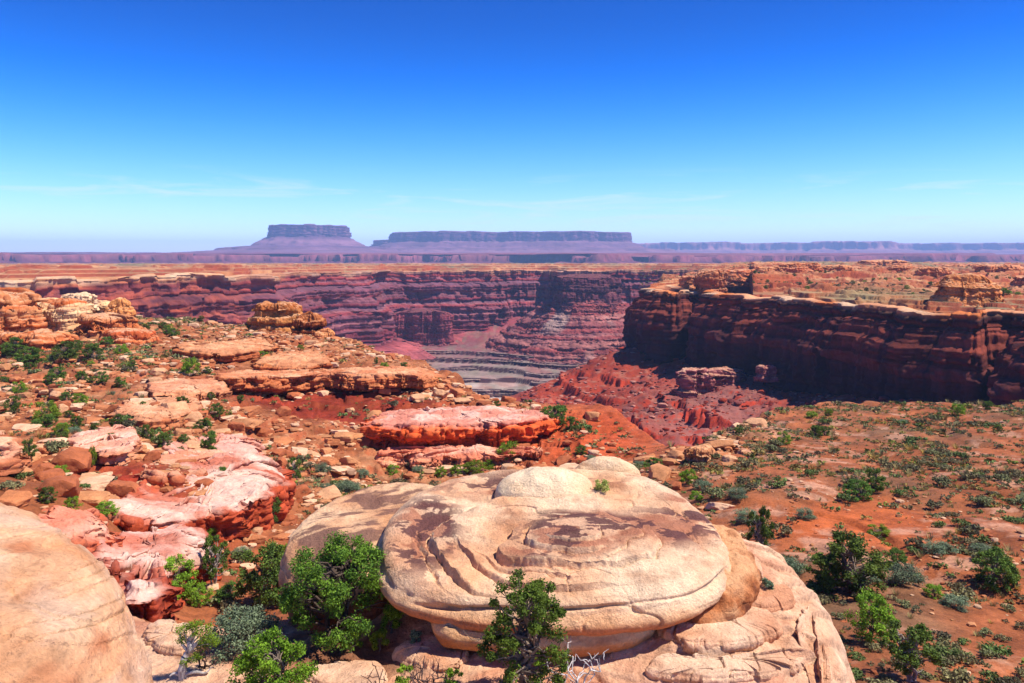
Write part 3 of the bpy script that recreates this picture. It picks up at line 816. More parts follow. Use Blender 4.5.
gx = np.linspace(-9.5, 9.0, 760); gy = np.linspace(7.5, 23.5, 640)
X, Y = np.meshgrid(gx, gy, indexing='ij'); Z = slick_z(X, Y)
px, w, ter, k1, fr = slick_parts(X, Y)
col = sandstone_col(X, Y, Z, 321, sc=1.1, base=lin(226, 182, 144), second=lin(206, 146, 106))
col = mix(col, lin(178, 104, 72), np.clip(fbm2(X / 1.6, Y / 1.1, 3, 323) * 1.4, 0, 1) * .6)
col = col * (1 - .3 * smooth(.07, .0, fr) * np.clip(fbm2(X / 1.9, Y / 1.9, 2, 311) * 1.6 + .4, 0, 1))[..., None]
soil = np.exp(-(((px - 350) / 66) ** 2 + ((Y - 15.65) / .8) ** 2) ** 1.5) + np.exp(-(((px - 225) / 45) ** 2 + ((Y - 15.9) / .5) ** 2) ** 1.5) * .6
col = mix(col, lin(120, 78, 54), np.clip(soil * 1.3 + .4 * fbm2(X / .4, Y / .4, 3, 325) * (soil > .15), 0, 1) * .85)
e = poly_sd(X, Y, edge_pl)
col = mix(col, lin(184, 84, 48), smooth(.05, -.5, e) * .8)
o = grid_obj("slickrock", X, Y, Z, M_NEAR, col); tag(o, kind="structure")


def base_z(x, y):
    a = float(slick_z(np.array([x]), np.array([y]))[0]); return a


# ------------------------------------------------------------------ the big cap boulder
lip = pxy([(383, 545, -6.0), (393, 575, -6.25), (430, 592, -6.35), (480, 602, -6.4), (560, 605, -6.35), (640, 600, -6.3), (692, 588, -6.2), (722, 566, -6.1),
           (728, 546, -6.0), (706, 513, -5.75), (670, 486, -5.45), (635, 471, -5.3), (560, 466, -5.25), (480, 471, -5.35), (420, 490, -5.6), (388, 517, -5.8)])


def cap_field(X, Y):
    """concentric sheets of the swirl on top"""
    w = .35 * fbm2(X / 1.6, Y / 1.6, 3, 333)
    cx, cy = (575 - 512) / F * 16.6, 16.6
    r = np.hypot((X - cx) / 1.45 + .35 * w, (Y - cy) * 1.1 + .25 * w + .12 * (X - cx))
    return r, w


def cap_feat(X, Y, S):
    r, w = cap_field(X, Y)
    z = 0 * X
    ang = np.arctan2(Y - 16.6, X - 1.3)
    for r0, h, wd, a0, sp in ((.38, .05, .03, -1.2, 1.6), (.60, .10, .04, -2.4, 1.5), (.86, .035, .03, -.2, 1.0), (1.05, .17, .05, -2.9, 1.3), (1.18, .08, .04, -.6, 1.2), (1.38, .04, .03, -2.3, .7), (1.60, .12, .05, -2.2, 1.0), (1.85, .05, .03, -.5, .7),
                              (2.05, .16, .06, 2.9, 1.1), (2.3, .04, .04, -2.6, .8), (2.6, .05, .05, -1.2, .9)):
        rr = r + .16 * n2(X / .9 + r0 * 7, Y / .7, 341) + .03 * n2(X / .3, Y / .25 + r0 * 9, 342) + .02 * n2(X / .08, Y / .08 + r0, 344)
        da = np.abs((ang - a0 + math.pi) % (2 * math.pi) - math.pi)
        m = smooth(sp * 1.25, sp * .6, da)
        z = z - h * m * smooth(r0 - wd, r0, rr) * smooth(r0 + 1.0, r0 + .2, rr)
        z = z - .05 * m * np.exp(-((rr - r0 - .015) / .022) ** 2)
    z = z + .30 * (1 - .12 * r) + .07 * fbm2(X / 1.1, Y / .8, 3, 345)
    return (z - .12) * smooth(1.0, .86, S)


lay_b = Layers(-9, -4, .16, .42, 17, [CREAM, TAN])


def cap_cr(X, Y, Z):
    d = 0 * X
    low = smooth(-5.9, -6.1, Z) * smooth(15.8, 15.3, Y - .12 * X)
    v = Z + 6.47 - .055 * X + .05 * n2(X / 1.2, Y / 1.2, 351)
    d = d + crack(v, .03, .14) * low * np.clip(n2(X / 2.4, Y / 2.4, 353) + .75, 0, 1)
    v2 = n2(X / 1.1, (Y + Z * 2) / .45, 355)
    d = d + crack(v2, .06, .035) * np.clip(n2(X / .9, Y / .9, 357) * 2 - .3, 0, 1)
    d = d + crack(n2(X / .8 + .6 * Y, Y / .9 - .4 * X, 356), .022, .03) * np.clip(n2(X / 1.3, Y / 1.3, 354) * 2, 0, 1) - .03 * np.clip(n3(X / .12, Y / .12, Z / .08, 352) - .55, 0, 1)
    v3 = n2(X / 2.2 + 4, Y / 1.4 + 3, 358)
    d = d + crack(v3, .02, .05) * np.clip(n2(X / 1.6, Y / 1.6, 359) * 2, 0, 1)
    return d


X, Y, Z, S, nm = pancake(lip, .22, [(.04, -.05), (.09, -.12), (.11, -.22), (.06, -.32), (-.10, -.42), (-.5, -.5), (-1.2, -.55), (-2.2, -.6)],
                         n=1000, ntop=440, nside=150, edge=.22, feat=cap_feat, lay=lay_b, strata=.045, rough=((1.4, .035), (.4, .018), (.12, .006)), seed=331, tilt=(.03, 0), creases=cap_cr)
r, w = cap_field(X, Y)
varn = np.clip((fbm2(X / .9, Y / .55, 4, 361) + .12) * 3.2, 0, 1)
pxv = 512 + F * X / Y; pyv = HY - F * Z / Y
def spot(cx, cy, rx, ry): return np.exp(-(((X - (cx - 512) / F * cy) / rx) ** 2 + ((Y - cy) / ry) ** 2) ** 1.5)
zone = np.clip(spot(425, 17.3, .8, 1.5) + spot(600, 17.1, 1.5, .6) + spot(560, 16.3, 1.2, .5) + .8 * spot(700, 18.4, .9, 1.5) + .8 * spot(520, 19.6, 1.8, .7) + .6 * spot(660, 17.2, .7, 1.0), 0, 1)
zone = zone * smooth(.55, .85, nm[..., 2])
col = sandstone_col(X, Y, Z, 371, sc=1.0, base=lin(232, 196, 156), second=lin(216, 160, 116))
col = mix(col, lin(160, 98, 72), np.clip(zone * 1.4 * (.35 + varn * .8), 0, 1) * .85)
dark = np.clip((fbm2(X / .6, Y / .36, 5, 377, .6) - .06) * 7, 0, 1) * np.clip(zone * 1.5, 0, 1)
col = mix(col, lin(92, 58, 56), dark * .9)
col = mix(col, lin(206, 140, 84), smooth(-6.4, -6.7, Z) * .5)
col = mix(col, lin(198, 104, 52), smooth(-6.65, -6.8, Z) * .6)
ob = rock_obj("boulder", X, Y, Z, M_NEAR, col, "huge swirled cream sandstone boulder with dark brown stains, filling the middle foreground", "boulder")

# the lobe to its left
lipl = pxy([(285, 535, -6.15), (288, 562, -6.5), (330, 580, -6.6), (385, 573, -6.6), (405, 540, -6.4), (425, 505, -6.05), (440, 482, -5.75), (400, 477, -5.65), (350, 488, -5.75), (306, 511, -5.98)])


def lobe_cr(X, Y, Z):
    v = n2(X / 2.5 + Y / 3, (Y - X * .6) / .55, 391)
    return crack(v, .07, .04) * np.clip(n2(X / .8, Y / .8, 393) + .4, 0, 1)


X, Y, Z, S, nm = pancake(lipl, .12, [(.05, -.08), (.09, -.3), (.06, -.6), (-.02, -.9), (-.18, -1.2), (-.4, -1.5), (-.6, -1.9)], n=520, ntop=220, nside=150, edge=.34, lay=lay_b, strata=.05,
                         rough=((1.3, .06), (.35, .022), (.1, .006)), seed=381, creases=lobe_cr)
st = np.clip((fbm2((X + Y) / .9, (Y - X * .6) / .28, 4, 395) + .25) * 1.6, 0, 1) * smooth(.5, .8, nm[..., 2]) * smooth(-5.65, -5.8, Z)
col = sandstone_col(X, Y, Z, 397, base=lin(222, 180, 138), second=lin(200, 144, 102))
col = mix(col, lin(140, 100, 78), st * .75); col = mix(col, lin(98, 66, 62), np.clip(st * 2 - 1.2, 0, 1) * .7)
col = mix(col, lin(130, 70, 50), smooth(-6.8, -7.2, Z) * .8)
rock_obj("boulder", X, Y, Z, M_NEAR, col, "low rounded tan boulder streaked dark brown, butting the left side of the huge swirled boulder", "boulder")

# slab wedged below the front lip
lips = [((px_ - 512) / F * d_, d_, z_) for px_, d_, z_ in [(436, 15.4, -6.75), (480, 14.95, -6.8), (560, 14.75, -6.82), (625, 14.95, -6.8), (655, 15.6, -6.72), (650, 17.2, -6.6), (560, 17.8, -6.6), (460, 17.4, -6.65)]]
X, Y, Z, S, nm = pancake(lips, .12, [(.03, -.04), (.07, -.12), (.07, -.2), (.02, -.32), (-.12, -.42), (-.5, -.5), (-1.2, -.54)], n=420, ntop=60, nside=110, edge=.16, lay=lay_b, strata=.03,
                         rough=((1.0, .05), (.3, .02), (.1, .005)), seed=401)
col = sandstone_col(X, Y, Z, 403, base=lin(226, 182, 134), second=lin(206, 146, 96)); col = mix(col, lin(200, 122, 62), smooth(-7.02, -7.25, Z) * .7)
rock_obj("boulder", X, Y, Z, M_NEAR, col, "smooth golden slab wedged under the front lip of the huge swirled boulder", "boulder")

lipr = [((px_ - 512) / F * d_, d_, z_) for px_, d_, z_ in [(655, 15.9, -6.55), (690, 15.5, -6.55), (728, 15.6, -6.45), (752, 16.3, -6.3), (752, 17.3, -6.2), (728, 18.4, -6.1), (680, 18.6, -6.1), (650, 17.4, -6.3)]]
X, Y, Z, S, nm = pancake(lipr, .12, [(.03, -.05), (.06, -.16), (.02, -.34), (-.06, -.5), (-.22, -.62), (-.7, -.72), (-1.2, -.75)], n=360, ntop=90, nside=130, edge=.22, lay=lay_b, strata=.05,
                         rough=((.8, .10), (.25, .045), (.1, .01)), seed=411)
f = fbm3(X / .5, Y / .5, Z / .3, 4, 415)
col = mix(np.broadcast_to(lin(176, 104, 58), X.shape + (3,)), lin(212, 156, 108), np.clip(.3 + .8 * f + smooth(-6.5, -6.3, Z) * .5, 0, 1)); col = mix(col, lin(104, 58, 40), np.clip(f * -1.6 - .3, 0, 1) * .8)
rock_obj("boulder", X, Y, Z, M_NEAR, col, "rough orange brown block under the right side of the huge swirled boulder", "boulder")

# thin plates lying on the right slope
def flake(label, pts, up, th, sd, c1, c2):
    lp_ = []
    for a, b in pts:
        h_ = hit(a, b, lambda x, y: slick_z(x, y) + up, 10, 24); lp_.append(tuple(h_))
    X, Y, Z, S, nm = pancake(lp_, .04, [(.02, -.02), (.03, -th * .4), (0, -th * .8), (-.06, -th * 1.2), (-.14, -th * 2.4)], n=420, ntop=110, nside=50, edge=.05, rough=((.7, .03), (.2, .014), (.07, .004)), seed=sd, pw=3, jag=(.5, .05), lay=lay_b, strata=.03,
                             creases=lambda x, y, z: crack(n2(x / .7, y / .5, sd + 3), .03, .05))
    rock_obj("rock_plate", X, Y, Z, M_NEAR, sandstone_col(X, Y, Z, sd + 2, base=c1, second=c2), label, "rock plate")


for k, (lab, pts, up, th) in enumerate((
        ("broad layered plate of cream rock at the foot of the orange brown block", [(660, 628), (690, 640), (740, 640), (778, 628), (770, 612), (740, 606), (700, 610), (668, 616)], .16, .2),
        ("long curved plate of rock along the bottom of the right slope", [(648, 668), (700, 676), (760, 672), (812, 660), (808, 648), (770, 650), (720, 656), (665, 654)], .14, .18),
        ("small pale plate high on the right slope near the bare twigs", [(742, 600), (768, 606), (792, 600), (788, 588), (764, 582), (744, 588)], .13, .16),
        ("square flake of rock at the right edge of the bare slope", [(800, 634), (826, 640), (846, 632), (838, 618), (814, 614), (798, 622)], .12, .15),
        ("tan plate of rock below the leggy juniper", [(722, 566), (744, 574), (762, 572), (760, 558), (740, 550), (724, 554)], .16, .2),
        ("pale plate on the bare rock left of the upright juniper", [(395, 655), (430, 664), (462, 660), (468, 645), (440, 636), (405, 640)], .12, .15),
        ("pale plate of rock at the lower left beside the twisted juniper", [(150, 640), (176, 648), (196, 642), (190, 626), (168, 620), (150, 626)], .12, .16),
        ("flat cream plate at the bottom edge between the green bush and the dead branches", [(312, 676), (345, 684), (380, 680), (376, 664), (345, 660), (318, 664)], .1, .14))):
    flake(lab, pts, up, th, 471 + 7 * k, lin(228, 186, 148), lin(204, 142, 102))

# two pale caps on top
for lab, pts, dm, sd in (("pale cream knob of rock sitting on top of the huge swirled boulder", [(498, 488, -5.42), (506, 498, -5.5), (545, 501, -5.52), (580, 497, -5.48), (594, 484, -5.38), (575, 474, -5.3), (540, 472, -5.28), (510, 477, -5.32)], .42, 421),
                         ("low pale rock cap at the back edge of the huge swirled boulder", [(572, 469, -5.36), (585, 474, -5.4), (620, 475, -5.4), (640, 470, -5.36), (625, 464, -5.3), (590, 463, -5.3)], .3, 431)):
    lp_ = pxy(pts)
    X, Y, Z, S, nm = pancake(lp_, dm, [(.02, -.04), (.03, -.12), (0, -.22), (-.05, -.4)], n=300, ntop=140, nside=40, edge=.12, rough=((.8, .05), (.25, .015), (.08, .005)), seed=sd, pw=2.2)
    col = sandstone_col(X, Y, Z, sd + 2, base=lin(234, 204, 164), second=lin(218, 176, 130))
    rock_obj("boulder", X, Y, Z, M_NEAR, col, lab, "boulder")

# near boulder cut by the left edge of the picture
lipn = [((px_ - 512) / F * d_, d_, z_) for px_, d_, z_ in [(150, 6.6, -3.1), (146, 7.3, -2.95), (104, 8.2, -2.72), (0, 8.9, -2.5), (-140, 8.9, -2.45), (-300, 7.4, -2.6), (-380, 5.8, -2.9), (-250, 4.8, -3.2), (0, 4.8, -3.3), (90, 5.2, -3.25), (134, 5.9, -3.2)]]


def near_cr(X, Y, Z):
    v = n2((X + .4 * Y) / 2.2, (Z * 1.5 + Y * .35 - X * .15) / .33, 441)
    d = crack(v, .05, .06) * np.clip(n2(X / .6, Y / .6 + Z, 443) * 2.4, 0, 1)
    v = n2((X + .4 * Y) / 2.6 + 9, (Z + Y * .45 - X * .25) / 1.1, 445)
    d = d + crack(v, .025, .09) * np.clip(n2(X / 1.2, Y / 1.2 + Z, 447) * 2 + .2, 0, 1)
    d = d + crack(n2((X + .4 * Y) / .9, (Z * 1.5 + Y * .35 - .15 * X) / .13, 449), .12, .02) + .035 * np.round(2 * n3(X / 1.3, Y / 1.3, (Z + .25 * Y - .1 * X) / .4, 450)) / 2
    d = d - .05 * np.clip(n3(X / .14, Y / .14, Z / .09, 452) - .5, 0, 1)
    return d


X, Y, Z, S, nm = pancake(lipn, .5, [(.05, -.2), (.08, -.5), (.08, -.9), (.02, -1.5), (-.1, -2.4), (-.2, -3.6), (-.3, -5.2)], n=900, ntop=320, nside=260, edge=.75,
                         rough=((1.4, .09), (.45, .03), (.12, .007)), seed=451, creases=near_cr)
col = sandstone_col(X, Y, Z, 453, sc=.8, base=lin(230, 182, 138), second=lin(206, 144, 98))
f = fbm3(X / .7, Y / .7, Z / .25, 4, 457)
col = mix(col, lin(222, 182, 150), np.clip(f * 1.4 - .2, 0, 1) * .6); col = mix(col, lin(190, 106, 62), np.clip(f * -1.5 - .45, 0, 1) * .7)
col = mix(col, lin(176, 96, 52), smooth(-3.3, -4.0, Z) * smooth(.5, .1, nm[..., 2]) * .35)
rock_obj("boulder", X, Y, Z, M_NEAR, col, "big near tan boulder cut by the left edge of the view", "boulder")

# ------------------------------------------------------------------ ledges and slabs of the middle ground
def slab(label, lip, dome, thick, seed, topc, top2, sidec, side2, cat="rock ledge", nm_="rock_ledge", n=520, und=-.6, strata=.35):
    la = Layers(-40, 0, .5, 1.6, seed, [sidec, side2])
    X, Y, Z, S, nm = pancake(lip, dome, [(.05, -.1), (.15, -.35 * thick * .5), (.05, -.45 * thick), (.1, -.7 * thick), (und, -thick), (und - .6, -thick * 1.25), (und - .6, -thick * 1.6)], n=n, ntop=150, nside=110, edge=.3,
                             lay=la, strata=strata, rough=((4, .3), (1.3, .17), (.4, .07)), seed=seed, pw=3, blk=(2.4, .7, 1.3), jag=(2.6, .5),
                             creases=lambda x, y, z: crack(n2(x / 2.6, y / 2.6, seed + 31), .05, .22) + crack(n2(x / 1.3 + 5, y / 1.9, seed + 32), .06, .10))
    f = fbm2(X / 3, Y / 3, 4, seed + 3)
    ct = mix(np.broadcast_to(topc, X.shape + (3,)), top2, np.clip(.35 + .9 * f, 0, 1))
    cs = la.color(Z + .3 * f) * (1 + .2 * fbm3(X / 1.5, Y / 1.5, Z / .5, 3, seed + 4))[..., None]
    c = mix(cs, ct, smooth(1.3, .86, S + .22 * f + .12 * fbm3(X / .6, Y / .6, Z / .3, 3, seed + 8)))
    return rock_obj(nm_, X, Y, Z, M_STONE, c, label, cat)


def gpx(pts):
    """(px, py, up): points on that sight line, up metres above the ground"""
    return [tuple(hit(a, b, lambda x, y: ground_z(x, y) + u, 38, 240) ) for a, b, u in pts]


slab("broad pink white slab with a red undercut edge, left of the big boulder", gpx([(150, 520, 1.6), (200, 512, 2.5), (232, 505, 2.8), (250, 494, 2.8), (268, 486, 2.6), (281, 476, 2.2), (270, 462, 1.2), (235, 457, .5), (190, 464, .3), (150, 480, .3), (118, 500, .4), (125, 515, 1.0)]), .35, 3.2, 501,
     lin(214, 172, 148), lin(180, 104, 78), lin(176, 76, 42), lin(146, 58, 34))
slab("lower pink white slab beside green trees, below the broad pink slab", gpx([(100, 560, .8), (140, 585, 1.6), (165, 577, 2), (188, 566, 2), (206, 552, 1.8), (198, 538, 1), (160, 532, .4), (112, 534, .4)]), .3, 2.8, 511,
     lin(214, 172, 150), lin(180, 104, 80), lin(172, 74, 44), lin(142, 56, 36), n=420)
slab("thick orange ledge with a white top, standing over the green gully", gpx([(372, 422, 2.6), (400, 424, 3.6), (440, 425, 4.0), (480, 423, 4.0), (515, 422, 3.6), (545, 417, 2.4), (554, 411, .9), (500, 408, .5), (440, 410, .6), (385, 414, .8)]), .25, 4.4, 521,
     lin(200, 126, 102), lin(216, 172, 148), lin(210, 88, 40), lin(206, 110, 66), und=.9, strata=.8)
slab("lower banded orange ledge in front of the thick orange ledge", gpx([(380, 452, 1.2), (420, 456, 1.5), (470, 458, 1.6), (525, 454, 1.5), (540, 449, 1.0), (500, 446, .8), (430, 448, .8), (390, 448, .8)]), .2, 2.0, 531,
     lin(206, 118, 84), lin(226, 170, 138), lin(206, 98, 54), lin(220, 156, 118), und=.6, strata=.6)
slab("long dark undercut ledge above the deep red slope", gpx([(222, 378, 2.2), (260, 376, 2.8), (300, 377, 3.0), (330, 375, 3.0), (365, 377, 3.0), (395, 375, 2.8), (425, 376, 2.4), (434, 374, 1.0), (415, 368, .6), (340, 370, .5), (270, 370, .5), (226, 372, .5)]), .2, 2.4, 541,
     lin(188, 116, 76), lin(208, 154, 112), lin(166, 84, 48), lin(192, 116, 68), und=-2.6, strata=.7, n=900)
slab("shorter tan ledge left of the long undercut ledge", gpx([(150, 388, 1.0), (180, 392, 1.4), (205, 391, 1.4), (225, 386, 1.2), (215, 379, .5), (165, 380, .4)]), .2, 2.0, 551,
     lin(190, 124, 88), lin(208, 158, 120), lin(176, 100, 62), lin(204, 140, 96), und=-1.6, n=360)
slab("low broken tan shelf on the left slope beneath the small green bushes", gpx([(78, 446, .9), (104, 449, 1.4), (126, 446, 1.5), (137, 438, 1.2), (126, 430, .5), (95, 431, .4), (76, 437, .4)]), .15, 1.6, 561,
     lin(212, 146, 116), lin(228, 180, 152), lin(186, 104, 66), lin(200, 134, 96), und=-1.3, n=320)
slab("dark shaded tan shelf cut by the left edge of the view", gpx([(-40, 450, .9), (-5, 455, 1.4), (15, 450, 1.4), (18, 442, .9), (-5, 437, .4), (-40, 438, .3)]), .15, 1.7, 571,
     lin(206, 140, 104), lin(222, 168, 130), lin(170, 96, 60), lin(190, 120, 80), und=-1.3, n=300)
slab("low pale shelf of flat rock between the white upright rock and the pink slab", gpx([(170, 450, .5), (205, 458, .8), (240, 456, .9), (262, 448, .8), (240, 438, .3), (200, 436, .3), (172, 440, .3)]), .1, 1.2, 577,
     lin(208, 152, 130), lin(196, 124, 96), lin(186, 100, 70), lin(208, 138, 104), und=-.6, n=360)
slab("wide tan pavement of rock right behind the near boulder", gpx([(28, 520, .5), (62, 530, .9), (100, 532, 1.0), (112, 520, .6), (90, 510, .3), (50, 506, .3)]), .1, 1.2, 581,
     lin(214, 158, 130), lin(200, 120, 90), lin(186, 92, 60), lin(200, 120, 84), und=-.5, n=320)


slab("thin tan ledge across the slope below the orange brown knob", gpx([(180, 348, 1.4), (215, 352, 1.8), (250, 351, 1.8), (275, 345, 1.4), (262, 339, .4), (220, 340, .3), (188, 342, .3)]), .15, 1.8, 583,
     lin(184, 120, 80), lin(204, 152, 108), lin(160, 84, 46), lin(184, 112, 66), und=-1.5, n=420)
slab("stubby tan ledge left above the end of the long undercut ledge", gpx([(255, 362, 1.2), (285, 366, 1.6), (318, 364, 1.6), (330, 357, 1.0), (312, 352, .3), (275, 353, .3)]), .15, 1.7, 587,
     lin(182, 116, 76), lin(202, 146, 102), lin(158, 82, 44), lin(180, 108, 62), und=-1.4, n=380)
slab("broken tan ledge behind the leaning brown boulder", gpx([(118, 410, 1.0), (150, 416, 1.4), (185, 413, 1.4), (200, 404, .9), (175, 398, .3), (135, 399, .3)]), .15, 1.6, 589,
     lin(188, 128, 90), lin(208, 160, 120), lin(166, 92, 54), lin(188, 118, 74), und=-1.3, n=380)
slab("stepped orange ledge at the lower left, between bushes and the broad pink slab", gpx([(150, 470, .7), (180, 474, 1.0), (215, 468, .9), (232, 458, .5), (200, 452, .3), (160, 458, .3)]), .1, 1.3, 593,
     lin(196, 128, 94), lin(210, 158, 124), lin(164, 76, 44), lin(184, 106, 66), und=-.8, n=340)


def outcrop(label, cx, by, wpx, d, H, seed, c1, c2, deep=.7, taper=.25, tmin=.7, tmax=2.2, strata=.9, zb=None, base="outcrop", mat=None):
    x0 = (cx - 512) / F * d; R = wpx / F * d / 2
    zg = -(by - HY) / F * d if zb is None else zb
    r = np.random.default_rng(seed); th = np.linspace(0, 2 * math.pi, 11, endpoint=False)
    rr = 1 + r.uniform(-.22, .22, 11)
    sg = lambda v: np.sign(v) * np.abs(v) ** .8
    lp_ = [(x0 + R * (1 - taper) * sg(np.cos(a)) * q, d + R * deep * (1 - taper) * sg(np.sin(a)) * q, zg + H * r.uniform(.78, .95)) for a, q in zip(th, rr)]
    la = Layers(zg - 5, zg + H + 4, tmin, tmax, seed, [c1, c2])
    tp = R * taper
    X, Y, Z, S, nm = pancake(lp_, H * .08, [(.05 * tp, -.03 * H), (.3 * tp, -.2 * H), (.5 * tp, -.45 * H), (.8 * tp, -.75 * H), (1.1 * tp, -H * 1.0), (1.3 * tp, -H * 1.35)], n=420, ntop=90, nside=150, edge=min(.8, H * .15),
                             lay=la, strata=strata, rough=((5, .6), (1.6, .3), (.5, .10)), seed=seed, pw=3, blk=(R * .55, R * .09, H * .3), jag=(R * .5, R * .09), tilt=(r.uniform(-.04, .04), 0))
    cc = la.color(Z + .4 * fbm2(X / 4, Y / 4, 2, seed + 3)) * (1 + .22 * fbm3(X / 2.5, Y / 2.5, Z / .7, 3, seed + 4))[..., None]
    cc = mix(cc, mix(np.broadcast_to(CREAM * .95, cc.shape), TAN, np.clip(.4 + .8 * fbm2(X / 4, Y / 4, 3, seed + 6), 0, 1)), smooth(.6, .9, nm[..., 2]) * .6)
    if mat is M_FAR: cc = mix(la.color(Z) * (1 + .25 * fbm3(X / 6, Y / 6, Z / 25, 3, seed + 4))[..., None], lin(120, 72, 66), smooth(.6, .9, nm[..., 2]) * .7)
    return rock_obj(base, X, Y, Z, mat or M_STONE, cc, label, "rock outcrop")


OR2 = lin(180, 88, 40)
outcrop("layered orange outcrop at the left edge of the view", -6, 352, 100, 165, 13.5, 601, OR2, TAN)
outcrop("stepped cream topped outcrop second from the left edge", 62, 342, 60, 172, 9.5, 607, OR2, lin(222, 178, 128))
outcrop("lower orange shelf of rock right of the stepped outcrops", 108, 344, 60, 168, 6.5, 613, OR2, TAN)
outcrop("orange knob capping the right end of the left outcrops", 120, 336, 26, 176, 8.5, 619, lin(200, 120, 60), lin(216, 146, 84))
outcrop("wide cream slab topping the rear of the left outcrops", 70, 330, 96, 215, 8.5, 623, lin(216, 156, 100), lin(222, 180, 130), taper=.1)
outcrop("orange wall of rock low in front of the left outcrops", 34, 356, 74, 150, 4.6, 627, lin(176, 80, 38), lin(196, 118, 68), taper=.15)
outcrop("low orange wall with small bushes before it, right part of the left outcrops", 128, 349, 50, 158, 3.8, 629, lin(180, 80, 38), lin(198, 120, 70), taper=.15)
outcrop("flat oval cream rock balanced on the left outcrops", 79, 304, 32, 185, 2.4, 625, lin(224, 184, 138), CREAM, taper=.05, strata=.3)
outcrop("orange brown knob of rock standing alone, left of the canyon", 277, 340, 50, 186, 9.5, 631, lin(160, 88, 40), lin(190, 124, 68), taper=.2, strata=1.1)
outcrop("dark orange block leaning on the right of the orange brown knob", 310, 343, 28, 181, 7.2, 637, lin(140, 70, 34), lin(176, 106, 58), taper=.15)
outcrop("small orange block last in the row of the orange brown knob", 325, 352, 22, 178, 5.2, 641, lin(184, 100, 52), lin(206, 138, 84), taper=.15)
outcrop("low tan outcrop below the orange brown knob", 318, 364, 40, 168, 4.2, 643, lin(196, 118, 66), lin(214, 160, 110))
outcrop("jumbled tan rocks at the edge of the right flat, beside the bright bushes", 700, 476, 34, 76, 2.9, 651, lin(188, 122, 76), lin(212, 158, 112), taper=.2, tmin=.3, tmax=.9, strata=.45)
outcrop("dome shaped orange rock on the plateau above the dark cliff", 968, 312, 92, 296, 14.5, 661, lin(184, 98, 46), lin(198, 130, 74), taper=.55, zb=-18.5, mat=M_MID)
outcrop("dark square knob standing near the left end of the plateau", 711, 300, 30, 455, 15.5, 667, lin(150, 78, 54), lin(184, 110, 68), taper=.1, zb=-19, mat=M_MID, tmin=1.2, tmax=3.5, strata=1.6)
kn = np.random.default_rng(99)
for k, (cx, d, w_, H) in enumerate([(690, 560, 24, 9), (735, 600, 40, 8), (768, 590, 34, 7), (800, 610, 46, 8), (838, 640, 36, 7), (870, 700, 40, 7), (905, 640, 30, 7), (676, 600, 30, 6), (930, 560, 34, 7), (1000, 620, 50, 8), (985, 420, 40, 5), (770, 900, 50, 8), (880, 950, 60, 8), (960, 900, 40, 7), (1040, 500, 60, 8), (700, 800, 40, 8)]):
    o = outcrop("rounded orange knob among the low outcrops on the right hand plateau", cx, 0, w_, d, H, 700 + k, lin(186, 92, 50), lin(206, 132, 80), taper=.25, zb=float(bench_z(np.array([(cx - 512) / F * d]), np.array([d]))[0]) - 2, mat=M_MID, tmin=1.0, tmax=3, strata=1.2)
    o["group"] = "outcrops across the right plateau"

# ------------------------------------------------------------------ loose rocks
def ico(sub):
    import bmesh
    bm = bmesh.new(); bmesh.ops.create_icosphere(bm, subdivisions=sub, radius=1.0)
    v = np.array([p.co[:] for p in bm.verts]); f = np.array([[q.index for q in p.verts] for p in bm.faces]); bm.free()
    return v, f


def rock_shape(seed, sub=4, flat=.75, nplane=11, sharp=34):
    v, f = ico(sub); r = np.random.default_rng(seed)
    n = r.normal(size=(nplane, 3)); n /= np.linalg.norm(n, axis=1, keepdims=True); dd = r.uniform(.62, 1.0, nplane)
    n = np.vstack([n, [[0, 0, 1], [0, 0, -1], [1, 0, 0], [-1, 0, 0], [0, 1, 0], [0, -1, 0]]]); dd = np.r_[dd, .75, .75, 1, 1, 1, 1]
    q = np.clip(v @ n.T, 1e-3, None) / dd
    rad = 1 / (q ** sharp).sum(1) ** (1 / sharp)
    v = v * rad[:, None]
    v = v * (1 + .06 * fbm3(v[:, 0] * 2.5 + seed, v[:, 1] * 2.5, v[:, 2] * 4, 3, seed))[:, None]
    v[:, 2] *= flat; v[:, 0] *= r.uniform(1.0, 1.45)
    return v, f


ROCKCOL = [lin(198, 146, 104), lin(186, 126, 82), lin(208, 164, 126), lin(164, 92, 56), lin(178, 110, 68)]
rocks_proto = []
for k in range(10):
    v, f = rock_shape(800 + k, 4, [.8, .55, .4, .9, .65, .35, .75, .5, .85, .45][k])
    c = ROCKCOL[k % 5] * (1 + .15 * fbm3(v[:, 0] * 1.5, v[:, 1] * 1.5, v[:, 2] * 3, 3, k))[:, None]
    ob = link("rock", v, f, M_STONE, c); ob.data.set_sharp_from_angle(angle=math.radians(28)); rocks_proto.append(ob)


def place_rock(k, x, y, z, s, rz, label, group=None, rx=0.0, first=set()):
    src = rocks_proto[k]
    if k in first: ob = src.copy(); C.objects.link(ob)
    else: ob = src; first.add(k)
    ob.location = (x, y, z); ob.scale = (s, s, s); ob.rotation_euler = (rx, rx * .6, rz)
    tag(ob, label, "rock", group); return ob


